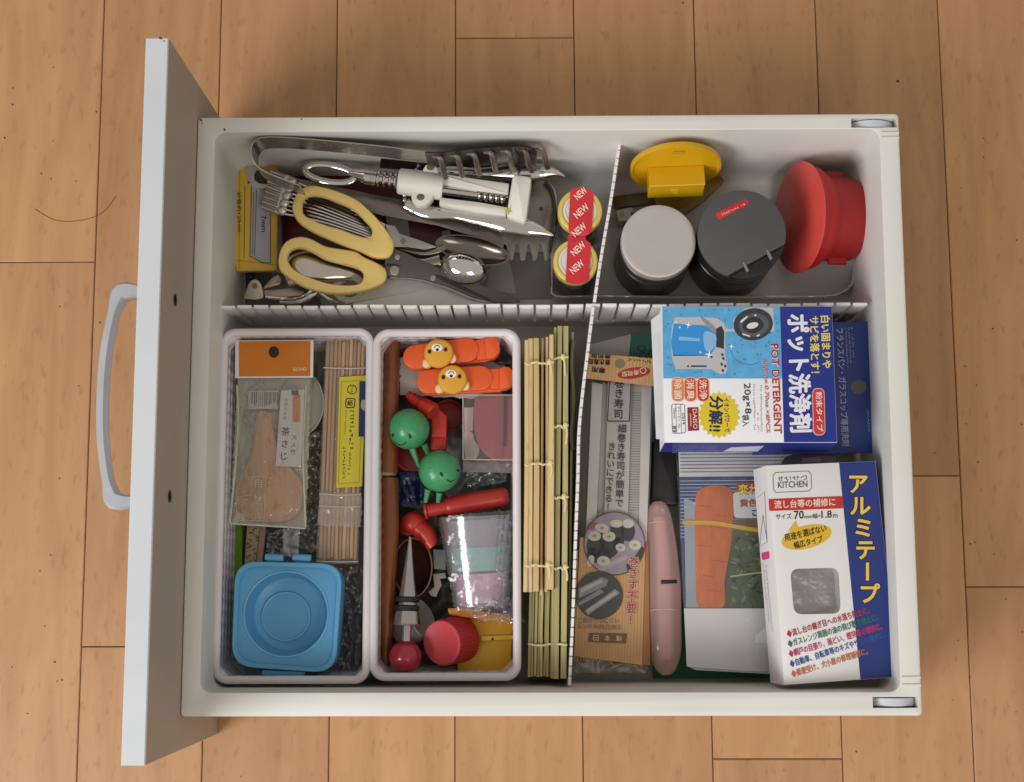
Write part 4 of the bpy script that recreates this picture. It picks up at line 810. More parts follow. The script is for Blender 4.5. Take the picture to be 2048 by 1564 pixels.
# pink case
t = T('pink_case', 'clear plastic case holding a pink rounded slicer', 'case', base_at(978,870,40)); pl = HZ(62)
mb = MB(); slab(mb, pl, [(950,794)]+cr([(950,794),(947,830),(951,870),(962,900),(984,917)],14)[1:].tolist()+[(1025,917),(1031,792)], 9, 0, 1); pk = t.part('pink_slicer', mb, M('c65a68',.4,0,.06,50,.02,300,1,0,.1))
mb = MB(); slab(mb, pl, cr([(956,800),(974,792),(1006,790),(1004,915),(984,912),(962,893),(953,860),(950,825)],30,True), 1.4, 1.2, .4); t.part('raised_disc', mb, M('b5525e',.42,0,.05), pk); mb = MB(); slab(mb, pl, [(1008,793),(1014,793),(1012,893),(1006,893)], .4, 1.5); t.part('slot', mb, M('3d2a30',.4,.5), pk)
mb = MB(); slab(mb, HZ(60), cr([(929,862),(945,866),(948,880),(958,895),(953,916),(932,915)],24,True), .6, .4); slab(mb, HZ(60), [(928,815),(947,815),(945,862),(929,860)], .5, .2); k = t.part('paper_label', mb, M('d0c9bd',.6)); k['kind'] = 'stuff'
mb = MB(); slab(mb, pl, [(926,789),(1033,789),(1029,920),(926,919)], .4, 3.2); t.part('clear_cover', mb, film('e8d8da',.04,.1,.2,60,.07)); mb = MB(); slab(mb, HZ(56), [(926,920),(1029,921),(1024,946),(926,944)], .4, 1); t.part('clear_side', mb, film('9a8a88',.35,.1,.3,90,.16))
for q in ([(926,789),(926,919)],[(926,919),(1029,920)],[(926,790),(1033,790)]): mb = MB(); ptube(mb, [(x,y,65.3) for x,y in q], .5, 6); t.part('clear_edge', mb, film('f0e6e4',.55,.1,.1,60,.25))
# wrapped cup
t = T('wrapped_cups', 'nested clear, teal and pink plastic cups in crinkled clear wrap', 'cups', base_at(955,1130,40))
p0 = at(955,1032,62); a_ = at(963,1214,58)-p0; Ln = np.linalg.norm(a_); rr = lambda d: 28-9.0*d/Ln
sq = (1,.72)
mb = MB(); lathe(mb, [(0,rr(0)),(Ln-1,rr(Ln)),(Ln,rr(Ln)-1.2),(Ln,1)], p0, a_, 40, sq); t.part('clear_cup', mb, film('eeecee',.12,.12,.2,30,.12))
mb = MB(); lathe(mb, [(3,rr(3)-3.2),(Ln*.5,rr(Ln*.5)-2.6),(Ln*.5,.5)], p0, a_, 40, sq); t.part('lavender_cup', mb, M('b3adbd',.3,0,.1,60,.05,100,.5))
mb = MB(); lathe(mb, [(Ln*.34,rr(Ln*.34)-2),(Ln*.60,rr(Ln*.60)-2),(Ln*.60,.5)], p0, a_, 40, sq); t.part('teal_cup', mb, M('8ec4c0',.3,0,.1,60,.05,100,.75))
mb = MB(); lathe(mb, [(Ln*.63,1),(Ln*.63,rr(Ln*.63)-2),(Ln*.95,rr(Ln*.95)-2),(Ln*.95,.5)], p0, a_, 40, sq); t.part('pink_cup', mb, M('dba6c2',.3,0,.1,60,.05,100,.85))
mb = MB(); crumple(mb, HZ(78), [(874,1034),(1034,1018),(1020,1215),(908,1222)], 44, 56, 4.0, .085, 0, 51, .3, 2); vs = []
for q in mb.v: q = np.array(q); dd = np.dot(q-p0,nrm(a_)); lat = q[0]-(p0+nrm(a_)*dd)[0]; k_ = max(0,1-(lat/31)**2)**.5; q[2] -= 17*(1-k_)+2+8*max(0,dd/Ln)*.6; vs.append(tuple(q))
mb.v = vs; t.part('wrap', mb, film('f6f4f6',.06,.2,.35,50,.07), sharp=180)
mb = MB(); crumple(mb, HZ(68), [(918,1208),(1020,1195),(1052,1248),(960,1245)], 30, 16, 12, .16, 0, 61, .2, 3); t.part('wrap_tail', mb, film('f6f4f4',.10,.12,.5,60,.16), sharp=180)
# brown bowl, grey cup, white part
t = T('brown_bowl', 'dark brown little bowl behind the tip of the wine stopper', 'bowl', base_at(828,1135,30))
mb = MB(); n_ = nrm((-.35,0,.92)); c_ = at(826,1135,48); lathe(mb, [(-12,4),(-9,14),(-2,21),(0,23),(.6,23),(.6,22),(-3,20),(-9,13),(-10,1)], c_, n_, 48, (1,.72)); t.part('bowl', mb, M('3a1c12',.3,0,.2)); mb = MB(); T_,s_,u_ = frame_of(n_)
tube(mb, [c_+n_*.7+s_*22.6*math.cos(a)+u_*22.6*.72*math.sin(a) for a in np.linspace(0,6.283,48,endpoint=False)], .7, 8, 1, True); t.part('rim', mb, M('8a6a50',.4))
t = T('grey_cup', 'pale grey plastic cup lying behind the red screw cap', 'cup', base_at(850,1235,30))
mb = MB(); p0 = at(826,1246,46); lathe(mb, [(-14,8),(-14,12),(0,15),(9,16.5),(9.6,16),(0,13),(-10,9),(-10,1)], p0, (.8,.35,.45), 40); t.part('shell', mb, M('b9b2b0',.35,0,.08))
t = T('white_bracket', 'small white plastic bracket lying between the bowl and the wrapped cups', 'bracket', base_at(875,1165,30))
mb = MB(); slab(mb, HZ(44), [(866,1148),(890,1145),(893,1156),(880,1158),(884,1170),(878,1180),(872,1194),(862,1192),(856,1184),(868,1174)], 4, 0, .8); t.part('bracket', mb, M('c4beb6',.4)); mb = MB(); slab(mb, HZ(42), [(866,1098),(890,1100),(892,1140),(868,1138)], 2, 0, .5); t.part('tab', mb, M('9fa8a0',.4))
# wine stopper
t = T('wine_stopper', 'chrome cone wine stopper with black rubber rings and a red ball', 'stopper', base_at(815,1220,52))
p0 = at(820,1073,70); p1 = at(811,1313,74); a_ = nrm(p1-p0); dd = lambda y: np.linalg.norm(p1-p0)*(y-1073)/240
k = .373
mb = MB(); lathe(mb, [(0,.5),(1,1.0),(dd(1194),18*k),(dd(1196),18*k)], p0, a_, 40); lathe(mb, [(dd(1194),5),(dd(1222),5)], p0, a_, 24); t.part('cone', mb, M('bcb8b8',.14,1,.15))
for y in (1200,1217): mb = MB(); lathe(mb, [(dd(y)-2.2,5),(dd(y)-2,8.4),(dd(y)-1,9.2),(dd(y)+1,9.2),(dd(y)+2,8.4),(dd(y)+2.2,5)], p0, a_, 36); t.part('rubber_ring', mb, M('151413',.5))
mb = MB(); lathe(mb, [(dd(1207),7),(dd(1211),7)], p0, a_, 30); lathe(mb, [(dd(1223),7),(dd(1223.5),8.8),(dd(1249),10.2),(dd(1252),9.6),(dd(1252.5),4)], p0, a_, 40); lathe(mb, [(dd(1252),3.9),(dd(1283),3.9)], p0, a_, 28); t.part('collar', mb, M('bcb8b8',.14,1,.15))
mb = MB(); ball(mb, p1, 32.5*k, 36, 22); t.part('ball', mb, M('9c1f2c',.22,0,.3,90,.05,200,1,.4))
# red screw cap
t = T('red_screw_cap', 'red ribbed screw cap tilted beside the wine stopper ball', 'cap', base_at(905,1282,40))
n_ = nrm((-.50,-.10,.80)); c_ = at(882,1286,72); r = 16.9
mb = MB(); lathe(mb, [(-25,r-2),(-25,r+.8),(-1.8,r),(-1.6,r-.2)], c_, n_, 84, (1,1), .022); b = t.part('ribbed_skirt', mb, M('b02430',.38,0,.06,50,.02,300,1,0,.1), sharp=20)
mb = MB(); lathe(mb, [(-1.7,r-.1),(-.7,r-.15),(-.1,r-.7),(0,r-1.4),(-.35,r-2.2),(-.4,1)], c_, n_, 72); t.part('cap_top', mb, M('cc4a52',.36,0,.05,40,.02,300,1,0,.1))
# yellow containers
t = T('yellow_holder', 'yellow plastic holder with a raised band beside the red screw cap', 'holder', base_at(975,1290,34))
YP = M('d6a51c',.32,0,.06); mb = MB(); slab(mb, HZ(54), cr([(935,1236),(985,1232),(1024,1242),(1026,1270),(1024,1300),(1018,1340),(960,1345),(915,1340),(920,1300),(930,1270)],50,True), 22, 0, 2.5); b = t.part('body', mb, YP)
mb = MB(); slab(mb, HZ(57), [(962,1272),(1027,1270),(1027,1279),(962,1282)], 3.4, 0, .8); t.part('raised_band', mb, M('e0b43a',.3,0,.05), b); mb = MB(); slab(mb, HZ(57), ell(985,1278,2.5,2.5,0,10), .5, .6); t.part('band_hole', mb, BLACK, b)
t = T('orange_lid_strip', 'orange yellow plastic edge showing under the crinkled wrap', 'strip', base_at(950,1222,40))
mb = MB(); slab(mb, HZ(60), rpoly([(895,1216),(930,1216),(985,1226),(1020,1228),(1020,1240),(950,1238),(898,1230)],4), 7, 0, 1.2); t.part('strip', mb, M('dc8a1e',.35))
t = T('red_tray_edge', 'thin dark red plastic tray edge at the bottom of the right basket', 'tray', base_at(930,1343,30))
mb = MB(); ptube(mb, [(775,1336,40),(860,1344,40),(950,1345,40),(1018,1342,40)], 1.3, 8, 1, 16); t.part('edge', mb, M('8c1a20',.35))
# ================================================================== SUSHI MATS
BAM = wood('c4a878','d3bb8c','96794c',.5,5,130,.10,.35); BAMG = wood('a59a68','b8ad7c','7c7448',.5,5,130,.12,.35)
STRG = M('d8cc9c',.8,0,.12,300,.3,900)
def slat_bar(t, xt, yt, xb, yb, wt, wb, z, hgt, mat):
    A, B = at(xt,yt,z), at(xb,yb,z); d = nrm(B-A); s = np.array((d[1],-d[0],0)); wa, wc = wt*(1193-z)/FPX/2, wb*(1193-z)/FPX/2
    mb = MB(); L = lambda P,w,zz: [P+s*w+(0,0,zz),P-s*w+(0,0,zz),P-s*w+(0,0,-hgt),P+s*w+(0,0,-hgt)]
    def sec(P,w): return [P+s*w*.8+(0,0,0),P+s*w+(0,0,-.5),P+s*w+(0,0,-hgt),P-s*w+(0,0,-hgt),P-s*w+(0,0,-.5),P-s*w*.8+(0,0,0)]
    M_ = (A+B)/2+s*random.uniform(-.5,.5); loft(mb, [sec(A,wa),sec((A+M_)/2,(wa*3+wc)/4),sec(M_,(wa+wc)/2),sec((B+M_)/2,(wa+wc*3)/4),sec(B,wc)]); return t.part('slat', mb, mat)
def knots(t, ys, xs, z, seed):
    rn = random.Random(seed)
    for y in ys:
        Q = []
        for i, x in enumerate(np.linspace(xs[0],xs[1],14)): Q.append((x,y+rn.uniform(-1.2,1.2)+2*math.sin(i*.9),z+1.0+.5*math.sin(i*1.7)))
        mb = MB(); ptube(mb, Q, .85, 7, 1, 40); t.part('string', mb, STRG)
        mb = MB(); x = xs[1]-rn.uniform(4,12); ball(mb, at(x,y-2,z+1.2), (1.9,2.6,1.4), 10, 8); ptube(mb, [(x,y,z+1.2),(x+3,y+10,z+1.4),(x+rn.uniform(-2,4),y+22+rn.uniform(0,14),z+.6)], .8, 6, 1, 10); t.part('knot', mb, STRG)
t = T('sushi_mat', 'tan bamboo rolling mat standing on edge beside the right basket', 'rolling mat', base_at(1078,930,Z0+.2), 'rolled bamboo mats')
for xt, xb, wt, wb, yt, yb, z in ((1053,1051,8,9,680,1184,88),(1061.5,1061,9.5,8,677,1184,89),(1072.5,1072,11,12,676,1183,90),(1085,1082.5,5,6,676,1190,84),(1094,1092,6,6,674,1184,86),(1103,1100,8.5,15,669,1179,93)): slat_bar(t, xt, yt, xb, yb, wt, wb, z, z-Z0-2 if z > 85 else 60, BAM)
knots(t, (726,928,1131), (1050,1107), 92, 1)
t = T('sushi_mat', 'greenish bamboo rolling mat standing on edge beside the bowed divider', 'rolling mat', base_at(1115,1000,Z0+.2), 'rolled bamboo mats')
for xt, xb, wt, wb, yt, yb, z in ((1111,1106,5,8,655,1357,86),(1120,1112.5,10,10,652,1358,89),(1132,1127,10,12,652,1357,90),(1145,1137,5,5,664,1352,76)): slat_bar(t, xt, yt, xb, yb, wt, wb, z, z-Z0-2, BAMG)
for i in range(8): slat_bar(t, 1062+i*6.0, 1150, 1058+i*6.1, 1354-(i%3), 5.2, 5.4, 78-(i%2)*2.0, 50, BAMG)
knots(t, (716,853,995,1136), (1108,1136), 90, 2)
mb = MB(); ptube(mb, [(1056,1288,79),(1080,1291,79.5),(1100,1288,79),(1118,1288,90.5),(1134,1290,91)], .9, 7, 1, 40); t.part('string', mb, STRG)
mb = MB(); ptube(mb, [(1146,680,77),(1143,730,79),(1147,800,78),(1142,870,79),(1146,900,78)], 1.3, 6, 1, 30); t.part('loose_string', mb, M('7a7664',.8))
# ================================================================== SUSHI MOULD PACKET
pl = P3((1178,707,52),(1310,716,52),(1150,1310,58))
t = T('sushi_mould_packet', 'clear packet with a grey ruled mould and an orange card showing sushi rolls', 'packet', base_at(1230,1000,40))
mb = MB(); slab(mb, pl, [(1172,690),(1308,690),(1302,900),(1290,1325),(1148,1312),(1152,1000)], .8, -11, 0); t.part('backing', mb, M('6a645c',.5,0,.1))
mb = MB(); slab(mb, pl, [(1178,690),(1262,668),(1258,712),(1178,712)], .6, -3); t.part('clear_flap', mb, M('9c9792',.3,0,.08))
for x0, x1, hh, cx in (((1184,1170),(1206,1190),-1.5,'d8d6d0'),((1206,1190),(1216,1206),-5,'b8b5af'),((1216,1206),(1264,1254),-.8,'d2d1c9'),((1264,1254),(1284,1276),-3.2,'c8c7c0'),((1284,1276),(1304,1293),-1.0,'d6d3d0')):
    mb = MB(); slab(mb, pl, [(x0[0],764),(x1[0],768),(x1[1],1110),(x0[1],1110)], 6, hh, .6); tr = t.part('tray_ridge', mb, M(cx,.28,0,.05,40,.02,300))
mb = MB(); y = 785
while y < 1024: line(mb, pl, [(1263-(y-768)*.028,y),(1283-(y-768)*.024,y+1)], 1.0, -2.6); y += 5.1
k = t.part('ruler_mark', mb, M('74736c',.5)); k['kind'] = 'stuff'
mb = MB(); slab(mb, pl, [(1216,764),(1264,767),(1260,844),(1213,844)], .3, .1); t.part('title_box', mb, M('c3bfbf',.5))
mb = MB(); line(mb, pl, [(1219,764),(1215,842),(1258.5,842.5),(1262,768)], 2, .4); vtext(mb, pl, '巻き寿司', (1239,766),(1236.5,828), 20, .5, .015); vtext(mb, pl, '細巻き寿司が簡単で', (1244,857),(1238.5,1006), 18, .3, .008); vtext(mb, pl, 'きれいにできる！', (1224,893),(1216,1014), 17, .3, .008); t.part('lettering', mb, INK)
KR = M('dcaa70',.55,0,.12,40,.05,200)
mb = MB(); slab(mb, pl, [(1160,1075),(1291,1075),(1284,1330),(1149,1312)], .7, 1.0, .1); lc = t.part('lower_card', mb, KR)
mb = MB(); slab(mb, pl, [(1285,1085),(1297,1085),(1300,1330),(1284,1330)], .7, .2, .1); t.part('card_edge', mb, M('a8743e',.55), lc)
mb = MB()
for i in range(22): x = 1152+i*6.2; line(mb, pl, [(x+3,1100),(x-3,1322)], 1.6, 1.12)
k = t.part('card_stripe', mb, M('cf9b60',.55), lc); k['kind'] = 'stuff'
# photo print 1: sushi rolls
mb = MB(); slab(mb, pl, ell(1229,1087,61,63,0,48), .2, 1.45); ph = t.part('roll_picture', mb, M('a497a4',.5,0,.15,120), lc)
def pr(nm, shapes, hx, h): 
    mb = MB(); [slab(mb, pl, s, .12, h) for s in shapes]; k = t.part(nm, mb, M(hx,.5,0,.15,200), ph); k['kind'] = 'stuff'
pr('print_dark', [ell(1192,1088,18,26,20,20),ell(1218,1092,20,24,0,20),(ell(1234,1062,14,22,0,20)),ell(1256,1063,14,20,0,20),[(1230,1075),(1250,1075),(1244,1102),(1226,1098)],ell(1207,1112,20,14,-30,20),ell(1187,1110,14,16,0,20),[(1252,1130),(1270,1112),(1284,1092),(1290,1100),(1275,1130),(1255,1142)]], '33363a', 1.62)
pr('print_rice', [ell(1204,1056,14,9,10,20),ell(1189,1072,13,10,0,20),ell(1218,1073,13,10,0,20),ell(1233,1047,13,8,0,20),ell(1256,1047,12,9,0,20),ell(1241,1095,10,8,10,20),ell(1270,1090,12,10,0,20),ell(1207,1122,13,10,0,20),ell(1181,1122,7,12,20,20)], 'd3cfc2', 1.78)
pr('print_board', [[(1188,1140),(1252,1108),(1256,1116),(1200,1146)]], 'b6a9b2', 1.7)
pr('print_pink', [ell(1184,1052,12,7,-20,16)], 'a8566a', 1.7); pr('print_filling', [ell(x,y,4,3,0,10) for x,y in ((1204,1056),(1189,1072),(1218,1073),(1241,1095),(1270,1090),(1207,1122))], 'a89a86', 1.9)
mb = MB(); line(mb, pl, ell(1229,1087,61,63,0,48)+[(1290,1087)], 2, 1.7); line(mb, pl, ell(1198,1190,47,47,0,40)+[(1245,1190)], 2, 2.0); k = t.part('picture_border', mb, M('54382c',.5), lc); k['kind'] = 'stuff'
mb = MB(); slab(mb, pl, ell(1198,1190,46,46,0,40), .2, 1.75); t.part('tray_picture', mb, M('3d4143',.5,0,.1), lc)
pr('print_tray', [[(1157,1177),(1203,1154),(1217,1160),(1212,1172),(1158,1196)],[(1168,1222),(1230,1178),(1240,1186),(1176,1230)],[(1156,1206),(1200,1178),(1208,1184),(1158,1212)]], '8f9594', 1.9)
pr('print_tray_light', [[(1162,1178),(1202,1159),(1206,1164),(1162,1186)],[(1172,1221),(1230,1183),(1233,1187),(1176,1226)]], 'bcbfbc', 2.04)
for hx, b, h in (('e8dccd',.06,2.15),('b4262a',.018,2.35)):
    mb = MB(); vtext(mb, pl, '巻きす不要！', (1268,1124),(1261,1240), 22, h, b); t.part('red_lettering' if b < .05 else 'letter_outline', mb, M(hx,.5), lc)
mb = MB(); slab(mb, pl, [(1178,1266),(1254,1267),(1252,1287),(1176,1284)], .12, 1.6); t.part('origin_bar', mb, M('70512c',.5), lc)
mb = MB(); vv = '日本製'
for i, ch in enumerate(vv): text(mb, pl, ch, (1186+i*23,1281+i*.6),(1197+i*23,1281.6+i*.6), 11, 1.8, .01)
t.part('origin_lettering', mb, M('e4cfa6',.5), lc)
for hx, b, h in (('ecd9bc',.05,1.6),('4a2c20',.008,1.8)): mb = MB(); text(mb, pl, 'ご飯がつきにくい', (1157,1246),(1238,1247), 11, h, b); text(mb, pl, 'エンボス(凹凸)加工', (1155,1259),(1243,1261), 11, h, b); t.part('small_lettering', mb, M(hx,.5), lc)
mb = MB(); crumple(mb, PL(pl.p-pl.n*4,pl.n), [(1150,1300),(1292,1320),(1290,1345),(1150,1345)], 30, 8, 6, .15, 0, 71, .2, 2); t.part('bag_end', mb, film('c8b8a8',.25,.2,.5,60,.14), sharp=180)
mb = MB(); crumple(mb, PL(pl.p+pl.n*2.6,pl.n), [(1178,755),(1307,770),(1291,1325),(1149,1312)], 20, 70, 1.0, .06, 0, 72, .1, .3); t.part('bag_front', mb, film('f6f4f0',.02,.12,.6,60,.03), sharp=180)
hp = P3((1178,707,60),(1310,716,58),(1173,757,58)); mb = MB(); slab(mb, hp, [(1178,707.5),(1310.5,716),(1307,772.5),(1173,757)], .9, 1.6, .1); hc = t.part('header_card', mb, M('d0a06c',.5,0,.08,40))
mb = MB()
for i in range(19): x = 1182+i*6.8; line(mb, hp, [(x,709+i*.45),(x-3.5,757+i*.75)], 2.4, 1.65)
k = t.part('card_stripe', mb, M('dcae7c',.5), hc); k['kind'] = 'stuff'
mb = MB(); slab(mb, hp, ell(1240,727,10.5,9.5,0,24), .2, 1.95); t.part('hang_hole', mb, M('8a7e6a',.6), hc)
mb = MB(); slab(mb, hp, ell(1268,746,33,11,-8,36), .15, 1.95); t.part('red_badge', mb, M('b23426',.5), hc)
mb = MB(); text(mb, hp, '寿司型', (1277,739),(1243,744), 10, 2.05, .02); line(mb, hp, ell(1286,741,6,5.5,0,16)+[(1292,741)], 1.6, 2.05); t.part('badge_lettering', mb, M('ecd7b6',.5), hc)
mb = MB(); text(mb, hp, '寿司型', (1222,709.5),(1182,707.5), 8, 1.95, .03); text(mb, hp, '巻き寿司', (1221,720),(1178,717), 11, 1.95, .03); text(mb, hp, '専用', (1211,736),(1185,733), 11, 1.95, .03); line(mb, hp, [(1178,718.5),(1220,721)], 1, 1.95); scrib(mb, hp, (1303,713),(1252,708), 5, 1.95, 1, 3); scrib(mb, hp, (1303,721),(1254,716), 6, 1.95, 1, 5); t.part('lettering', mb, M('26180f',.5), hc)
# green tag behind it
t = T('green_card', 'dark green card tucked between the divider and the detergent box', 'card', base_at(1290,690,40)); pl = HZ(48)
mb = MB(); slab(mb, pl, [(1258,666),(1345,662),(1345,716),(1256,714)], 1, 0, .1); k = t.part('card', mb, M('22584a',.5)); mb = MB(); text(mb, pl, 'Q', (1274,706),(1292,706), 16, .3); text(mb, pl, 'H', (1298,709),(1309,710), 13, .3); t.part('lettering', mb, M('12221e',.6), k)
t = T('green_sheet', 'green plastic sheet lying flat under the white panel packet', 'sheet', base_at(1420,1345,Z0)); mb = MB(); slab(mb, HZ(20), [(1305,1200),(1570,1200),(1570,1366),(1306,1364)], 5, 0, .5); t.part('sheet', mb, M('14704c',.45,0,.08))
# pink capsule shaped tool
t = T('pink_capsule_case', 'long pink translucent plastic case with a small black slot', 'case', base_at(1328,1180,Z0))
sp = [(1315,1003),(1316,1012),(1318,1035),(1323,1090),(1327,1170),(1328,1240),(1330,1300),(1332,1335),(1333,1350)]; rp = [9,18,25,30,34.5,35,33,22,9]
Q = cr([(x,y,r) for (x,y),r in zip(sp,rp)], 60); mb = MB(); 
tube(mb, [at(x,y,50) for x,y,r in Q], [r*.386 for x,y,r in Q], 32, .8); cs = t.part('shell', mb, M('e2b8b2',.12,0,.05,30,.02,100,.42,.3,.1))
mb = MB(); tube(mb, [at(x,y,46) for x,y,r in Q[6:-6]], [r*.386*.5 for x,y,r in Q[8:-8]], 20, .7); t.part('inner_body', mb, M('c09490',.3,0,.25,40))
def ontop(x, y): i = int(np.argmin([abs(q[1]-y) for q in Q])); r = Q[i][2]*.386; u = (x-Q[i][0])/Q[i][2]; return 50+.8*r*math.sqrt(max(0,1-u*u))
mb = MB(); tube(mb, [at(x,1164-(x-1322)*.03,ontop(x,1164)+.2) for x in np.linspace(1322,1353,10)], [1.5]*10, 8, .6); t.part('slot', mb, M('241a1c',.4), cs)
for y in (1043,1218): mb = MB(); i = int(np.argmin([abs(q[1]-y) for q in Q])); w_ = Q[i][2]*.8; tube(mb, [at(Q[i][0]+u*w_,y+3*u*u,ontop(Q[i][0]+u*w_,y)+.1) for u in np.linspace(-1,1,16)], .35, 6); t.part('seam_line', mb, M('d7aaa4',.2), cs)
# plain black block filling the gap
t = T('black_gap_block', 'black rounded block in the gap below the detergent box', 'tool', base_at(1340,950,Z0)); mb = MB(); slab(mb, HZ(44), rpoly([(1306,880),(1362,880),(1360,1010),(1300,1010)],8), 12, 0, 2); t.part('grip', mb, M('121212',.4))
# ================================================================== PEELER PACKET WITH CARROT
pl = P3((1357,912,52),(1540,912,52),(1374,1333,56))
t = T('carrot_packet', 'packet showing an orange carrot with a blank white panel', 'packet', base_at(1460,1120,40))
mb = MB(); slab(mb, pl, [(1357,890),(1600,890),(1600,1342),(1374,1330)], 3, 0, .3); cd = t.part('card', mb, M('d8d8dc',.45,0,.04))
mb = MB(); [line(mb, pl, [(1360,895+i*7),(1600,893+i*7)], 2, .2) for i in range(8)]; k = t.part('grey_stripe', mb, M('77787e',.5), cd); k['kind'] = 'stuff'
mb = MB(); slab(mb, pl, [(1358,954),(1600,952),(1600,1216),(1368,1216)], .2, .3); nv = t.part('navy_ground', mb, M('2c4276',.5), cd)
mb = MB(); [line(mb, pl, [(1360,962+i*7),(1600,960+i*7)], 1.3, .4) for i in range(17)]; k = t.part('white_stripe', mb, M('b9c4d8',.5), nv); k['kind'] = 'stuff'
mb = MB(); slab(mb, pl, [(1368,995),(1393,1006),(1420,1100),(1400,1216),(1372,1216)], .2, .6); t.part('pale_ground', mb, M('9aa6ac',.5,0,.1), cd)
mb = MB(); slab(mb, pl, cr([(1392,990),(1402,977),(1420,971),(1446,971),(1462,978),(1468,990),(1466,1040),(1462,1090),(1450,1160),(1446,1216),(1398,1216),(1392,1150),(1390,1080),(1389,1030)],50,True), .5, .9, .2); ca = t.part('carrot_picture', mb, M('cc6a30',.5,0,.30,90,.05,200,1,0,0,(3,.7,1)), cd)
mb = MB(); [line(mb, pl, [(x0,y),(x1,y+4)], 1.2, 1.0) for x0,x1,y in ((1394,1420,1010),(1430,1460,1030),(1400,1450,1052),(1396,1424,1090),(1420,1455,1120),(1400,1430,1150),(1415,1446,1180))]; k = t.part('carrot_crease', mb, M('a84a1e',.5), ca); k['kind'] = 'stuff'
mb = MB(); slab(mb, pl, [(1464,1060),(1600,1050),(1600,1216),(1448,1216),(1455,1150)], .2, .75); gp = t.part('greens_picture', mb, M('47553a',.5,0,.6,110), cd)
mb = MB(); rn = random.Random(9)
for i in range(46): x, y = rn.uniform(1466,1590),rn.uniform(1066,1206); slab(mb, pl, ell(x,y,rn.uniform(3,9),rn.uniform(1.5,4),rn.uniform(-60,60),8), .1, .9+.01*(i%7))
k = t.part('leaf_print', mb, M('6f7a52',.5,0,.4,150), gp); k['kind'] = 'stuff'
mb = MB(); rn = random.Random(19)
for i in range(36): x, y = rn.uniform(1462,1590),rn.uniform(1070,1206); slab(mb, pl, ell(x,y,rn.uniform(3,10),rn.uniform(1.5,4),rn.uniform(-60,60),8), .1, 1.0+.01*(i%7))
k = t.part('dark_leaf_print', mb, M('1f2a22',.5,0,.4,150), gp); k['kind'] = 'stuff'
mb = MB(); line(mb, pl, [(1460,1153),(1520,1145),(1600,1140)], 3.2, 1.25); k = t.part('stalk_print', mb, M('a3b070',.5), gp); k['kind'] = 'stuff'
mb = MB(); Q = cr([(1365,1045),(1395,1045),(1430,1046),(1470,1053),(1505,1059),(1540,1064),(1590,1070)],24); [line(mb, pl, [tuple(Q[i]),tuple(Q[i+1])], 8, 1.35+.005*i) for i in range(23)]; k = t.part('yellow_band_print', mb, M('d8a836',.5), cd); k['kind'] = 'stuff'
mb = MB(); slab(mb, pl, rpoly([(1472,966),(1600,960),(1600,1000),(1474,998)],5), .2, 1.5); t.part('red_flash', mb, M('b4401e',.5), cd); mb = MB(); slab(mb, pl, rpoly([(1466,984),(1600,980),(1600,1036),(1468,1036)],8), .2, 1.75); t.part('white_flash', mb, M('d8d8da',.5), cd)
mb = MB(); text(mb, pl, '変わり', (1478,991),(1534,989), 22, 2.2, .03); t.part('yellow_lettering', mb, M('e0c25a',.5), cd); mb = MB(); text(mb, pl, '黄色', (1480,1014),(1514,1013), 15, 2.0, .03); t.part('red_lettering', mb, M('b4502e',.5), cd); mb = MB(); text(mb, pl, 'さ', (1504,1032),(1520,1032), 14, 2.0, .03); t.part('lettering', mb, M('2a3a34',.5), cd)
mb = MB(); slab(mb, pl, [(1466,1040),(1600,1036),(1600,1062),(1478,1064)], .2, 1.2); k = t.part('brown_print', mb, M('6b5a34',.5,0,.5,140), cd)
mb = MB(); slab(mb, pl, [(1368,1217),(1600,1217),(1600,1345),(1500,1342),(1374,1333)], .25, 2.0, .05); wp = t.part('white_panel', mb, PAPER, cd)
mb = MB(); slab(mb, pl, [(1376,1333),(1560,1345),(1560,1349),(1392,1340)], .25, .4); t.part('card_tail', mb, M('c9cdca',.5), cd)
mb = MB(); crumple(mb, PL(pl.p+pl.n*2.6,pl.n), [(1352,905),(1580,905),(1580,1345),(1372,1332)], 30, 60, 1.4, .05, 0, 81, .1, .6); t.part('bag_front', mb, film('f4f4f6',.03,.1,.7,60,.06), sharp=180)
t = T('grey_hang_tab', 'grey rounded plastic tab between the detergent box and the tape box', 'tab', base_at(1620,920,58)); mb = MB(); slab(mb, HZ(72), cr([(1562,930),(1572,914),(1600,906),(1640,904),(1668,910),(1676,930)],20).tolist(), 2, 0, .4); tb = t.part('tab', mb, M('5c5a60',.35,0,.05,50,.03,200,.9)); mb = MB(); slab(mb, HZ(72), rpoly([(1604,916),(1640,914),(1642,923),(1604,925)],3), .4, .3); t.part('tab_mark', mb, M('87858a',.4), tb)
# ================================================================== NAVY CARD BOX UNDER THE DETERGENT
pl = HZ(76)
t = T('navy_box', 'navy blue cleaner package with a hang hole sticking out behind the detergent box', 'box', base_at(1650,780,Z0))
mb = MB(); slab(mb, pl, [(1500,646),(1752,643),(1766,905),(1505,910)], 1.2, 0, .1); cd = t.part('hang_card', mb, M('26397e',.42,0,.08))
mb = MB(); slab(mb, HZ(70), [(1345,660),(1660,655),(1668,890),(1350,895)], 55, 0, .6); t.part('carton', mb, M('223270',.45,0,.08))
mb = MB(); slab(mb, pl, ell(1717,774,16,14.5,0,28), .3, .2); t.part('hang_hole', mb, M('5b5856',.5), cd)
mb = MB(); text(mb, pl, 'Produced for DAISO JAPAN', (1735,655),(1742,766), 8, .4, .005); scrib(mb, pl, (1748,850),(1752,888), 5, .3, 1, 2); scrib(mb, pl, (1741,815),(1746,886), 4, .3, 1, 3); scrib(mb, pl, (1733,818),(1737,870), 4, .3, 1, 4); t.part('white_lettering', mb, M('a8b2cc',.5), cd)
